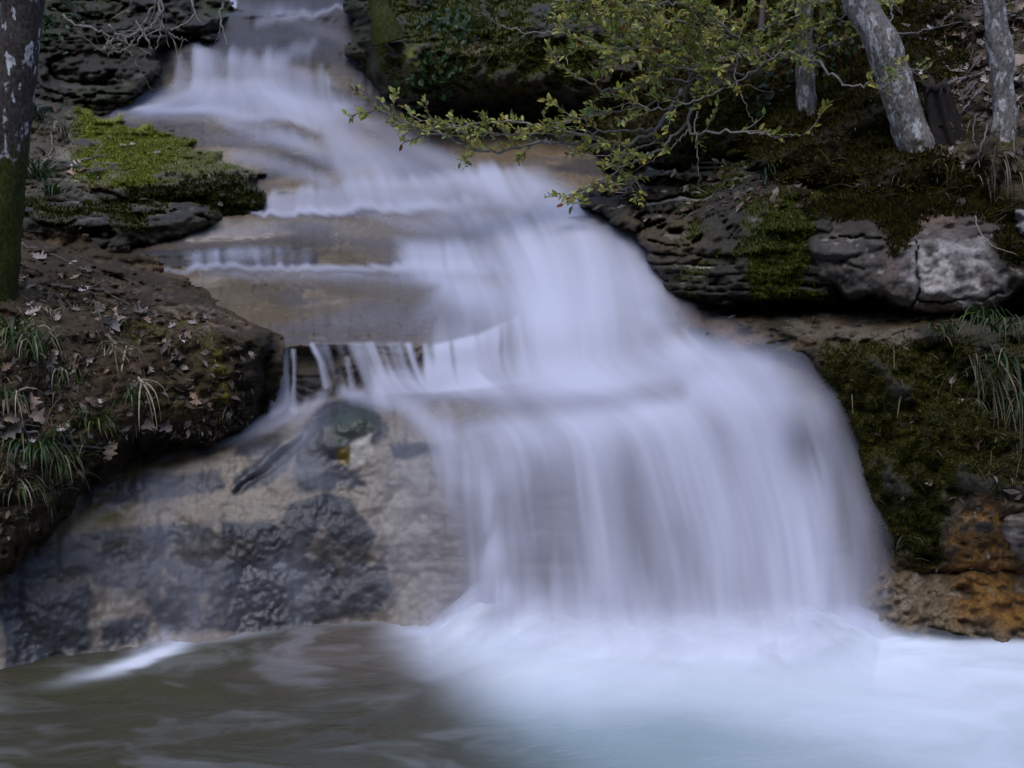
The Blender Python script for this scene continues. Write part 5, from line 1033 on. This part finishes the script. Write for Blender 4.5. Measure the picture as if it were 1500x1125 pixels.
while n < 75:
    u, v = rg.uniform(0, 330), rg.uniform(375, 700)
    if poly_sd(np.array([[u]]), np.array([[v]]), [(0, 375), (120, 385), (240, 440), (330, 480), (330, 560), (230, 640), (130, 690), (0, 760)])[0, 0] < 8: continue
    put_leaf(gL, u, v, rg.uniform(.035, .075), int(rg.integers(5)), rg, LL, 'fallen leaves on the soil bank'); n += 1
LR = 'pale pinkish dead leaf on the steep root bank'
for (u, v, s, k) in ((1488, 95, .2, 0), (1494, 125, .14, 1), (1478, 60, .13, 0), (1490, 40, .12, 4), (1440, 62, .07, 3), (1432, 52, .06, 4), (1400, 52, .07, 4), (1382, 50, .06, 4), (1270, 76, .08, 1), (1262, 70, .08, 2), (1484, 150, .10, 2), (1420, 100, .06, 1), (1494, 10, .10, 0), (1445, 20, .07, 1), (1376, 80, .05, 1), (1350, 108, .05, 3), (1415, 240, .06, 1), (1390, 232, .05, 0)):
    put_leaf(gH, u, v, s, k, rg, LR, 'dead leaves on the root bank')
for _ in range(34):
    put_leaf(gH, rg.uniform(1350, 1500), rg.uniform(0, 150), rg.uniform(.035, .08), int(rg.integers(5)), rg, LR, 'dead leaves on the root bank')
LS = 'dead leaf caught on the mossy slab or its broken courses'
for (u, v, s, k, g) in ((72, 235, .06, 3, gC), (115, 245, .10, 1, gC), (105, 255, .09, 0, gC), (125, 250, .08, 4, gC), (45, 288, .12, 3, gC2), (60, 312, .06, 0, gC2), (118, 332, .06, 0, gC2), (90, 290, .08, 0, gC2), (215, 176, .06, 3, gC), (140, 262, .05, 1, gC), (60, 282, .07, 1, gC2), (180, 215, .045, 1, gC), (230, 225, .05, 3, gC), (195, 212, .05, 3, gC), (260, 242, .05, 1, gC)):
    put_leaf(g, u, v, s, k, rg, LS, 'dead leaves on the slab')
LW = 'small pale dead leaf stuck on the mossy wall beside the main fall'
for (u, v, s, k, g) in ((1395, 560, .06, 3, gJ), (1480, 572, .08, 3, gJ), (1468, 578, .06, 3, gJ), (1335, 618, .03, 3, gJ), (1395, 548, .04, 1, gJ), (1408, 590, .04, 1, gJ)):
    put_leaf(g, u, v, s, k, rg, LW, 'dead leaves on the mossy wall')
for k in range(5):
    if k not in used: bpy.data.objects.remove(protos[k])

def stick(g, pts, r, label, col=(.12, .10, .09), name='stick', off=.012, fork=True):
    q = []
    for (u, v) in pts:
        p, n_ = at(g, u, v); q.append(p + np.array([0, -off, off * .6]))
    q = smooth_path(q, 5); q = [p + rg.normal(0, r * .5, 3) for p in q]; mb = MB(); mb.tube([p - q[0] for p in q], np.linspace(r, r * .5, len(q)), 6, col, wob=.3)
    if fork: k = len(q) // 2; d = q[k + 1] - q[k]; d = d / np.linalg.norm(d) + np.array([.2, -.2, .6]); mb.tube([q[k] - q[0], q[k] - q[0] + d * .05, q[k] - q[0] + d * .10], [r * .5, r * .4, r * .3], 5, col)
    o = mb.build(name, M_twig); o.location = q[0]; tag(o, label, 'stick')
stick(gL, [(30, 662), (60, 657), (100, 655), (150, 656)], .009, 'grey forked stick lying above the large drooping grass tuft', (.16, .145, .14))
stick(gL, [(80, 420), (115, 424), (145, 424), (160, 430)], .010, 'brown stick among leaves at the top of the soil bank')
stick(gL, [(150, 424), (175, 440), (190, 450)], .007, 'thin stick pointing to the stream from the brown one')
stick(gL, [(68, 432), (95, 440), (108, 452)], .012, 'thick rotten stick below the brown one', (.08, .055, .045))
stick(gL, [(35, 360), (70, 372), (120, 390)], .008, 'slim stick lying from the lichen trunk towards the broken courses', (.11, .09, .08))
stick(gL, [(0, 624), (25, 632), (60, 634)], .012, 'pale stick at the picture edge among dead leaves', (.19, .165, .15))
stick(gL, [(0, 602), (30, 622), (50, 648)], .006, 'long bent twig crossing the pale stick', (.14, .11, .09))
stick(gL, [(140, 442), (150, 470), (160, 478)], .005, 'short upright twig beside a big pale leaf')
stick(gL, [(205, 442), (206, 452), (204, 462)], .006, 'stub of twig standing near the stream edge of the soil bank')
stick(gL, [(112, 490), (130, 500), (146, 506)], .005, 'fine twig beside the dry straw tuft')
stick(gC, [(115, 238), (135, 232), (158, 228)], .008, 'pale twig lying on the mossy slab', (.22, .20, .19))
stick(gC, [(75, 194), (77, 215), (72, 232)], .006, 'upright pale stalk on the mossy slab', (.24, .19, .14))
stick(gH, [(1380, 125), (1410, 118), (1440, 108)], .014, 'thick pale root across the root bank', (.17, .145, .14), 'root')
stick(gH, [(1404, 168), (1420, 152), (1434, 132)], .009, 'straight pale stick leaning below the thick root', (.2, .175, .17))
stick(gH, [(1405, 150), (1418, 138), (1430, 122)], .007, 'thin pale stick beside the straight leaning one', (.18, .155, .15))
stick(gH, [(1300, 70), (1335, 68), (1370, 58), (1400, 52)], .007, 'slender twig stretching from the leaning trunk to the right', (.13, .115, .105), off=.12)
stick(gH, [(1440, 190), (1436, 215), (1428, 240), (1418, 258)], .006, 'bent root hanging left of the lichen blotched trunk', (.15, .125, .115), 'root', .06)
stick(gH, [(1424, 175), (1420, 200), (1424, 225)], .005, 'thin root hanging beside the bent one', (.15, .125, .115), 'root', .05)
stick(gH, [(1484, 165), (1480, 200), (1478, 232)], .006, 'grey root hanging at the picture edge', (.15, .125, .115), 'root', .06)
stick(gG, [(1419, 330), (1426, 350), (1445, 372), (1480, 385)], .004, 'thin curved pale stem across the jutting boulder', (.24, .2, .16), 'dry_stem', .08, False)
stick(gG2, [(1482, 330), (1486, 380), (1488, 440)], .004, 'straight pale stem beside the cut off rock', (.24, .2, .16), 'dry_stem', .10, False)
stick(gH, [(1304, 10), (1302, 25), (1300, 42)], .010, 'short upright pale stick behind the leaning trunk', (.17, .15, .14), off=.05)
stick(gH, [(1412, 0), (1422, 15), (1438, 18)], .008, 'forked twig at the top edge left of the lichen blotched trunk', (.2, .17, .16), off=.06)
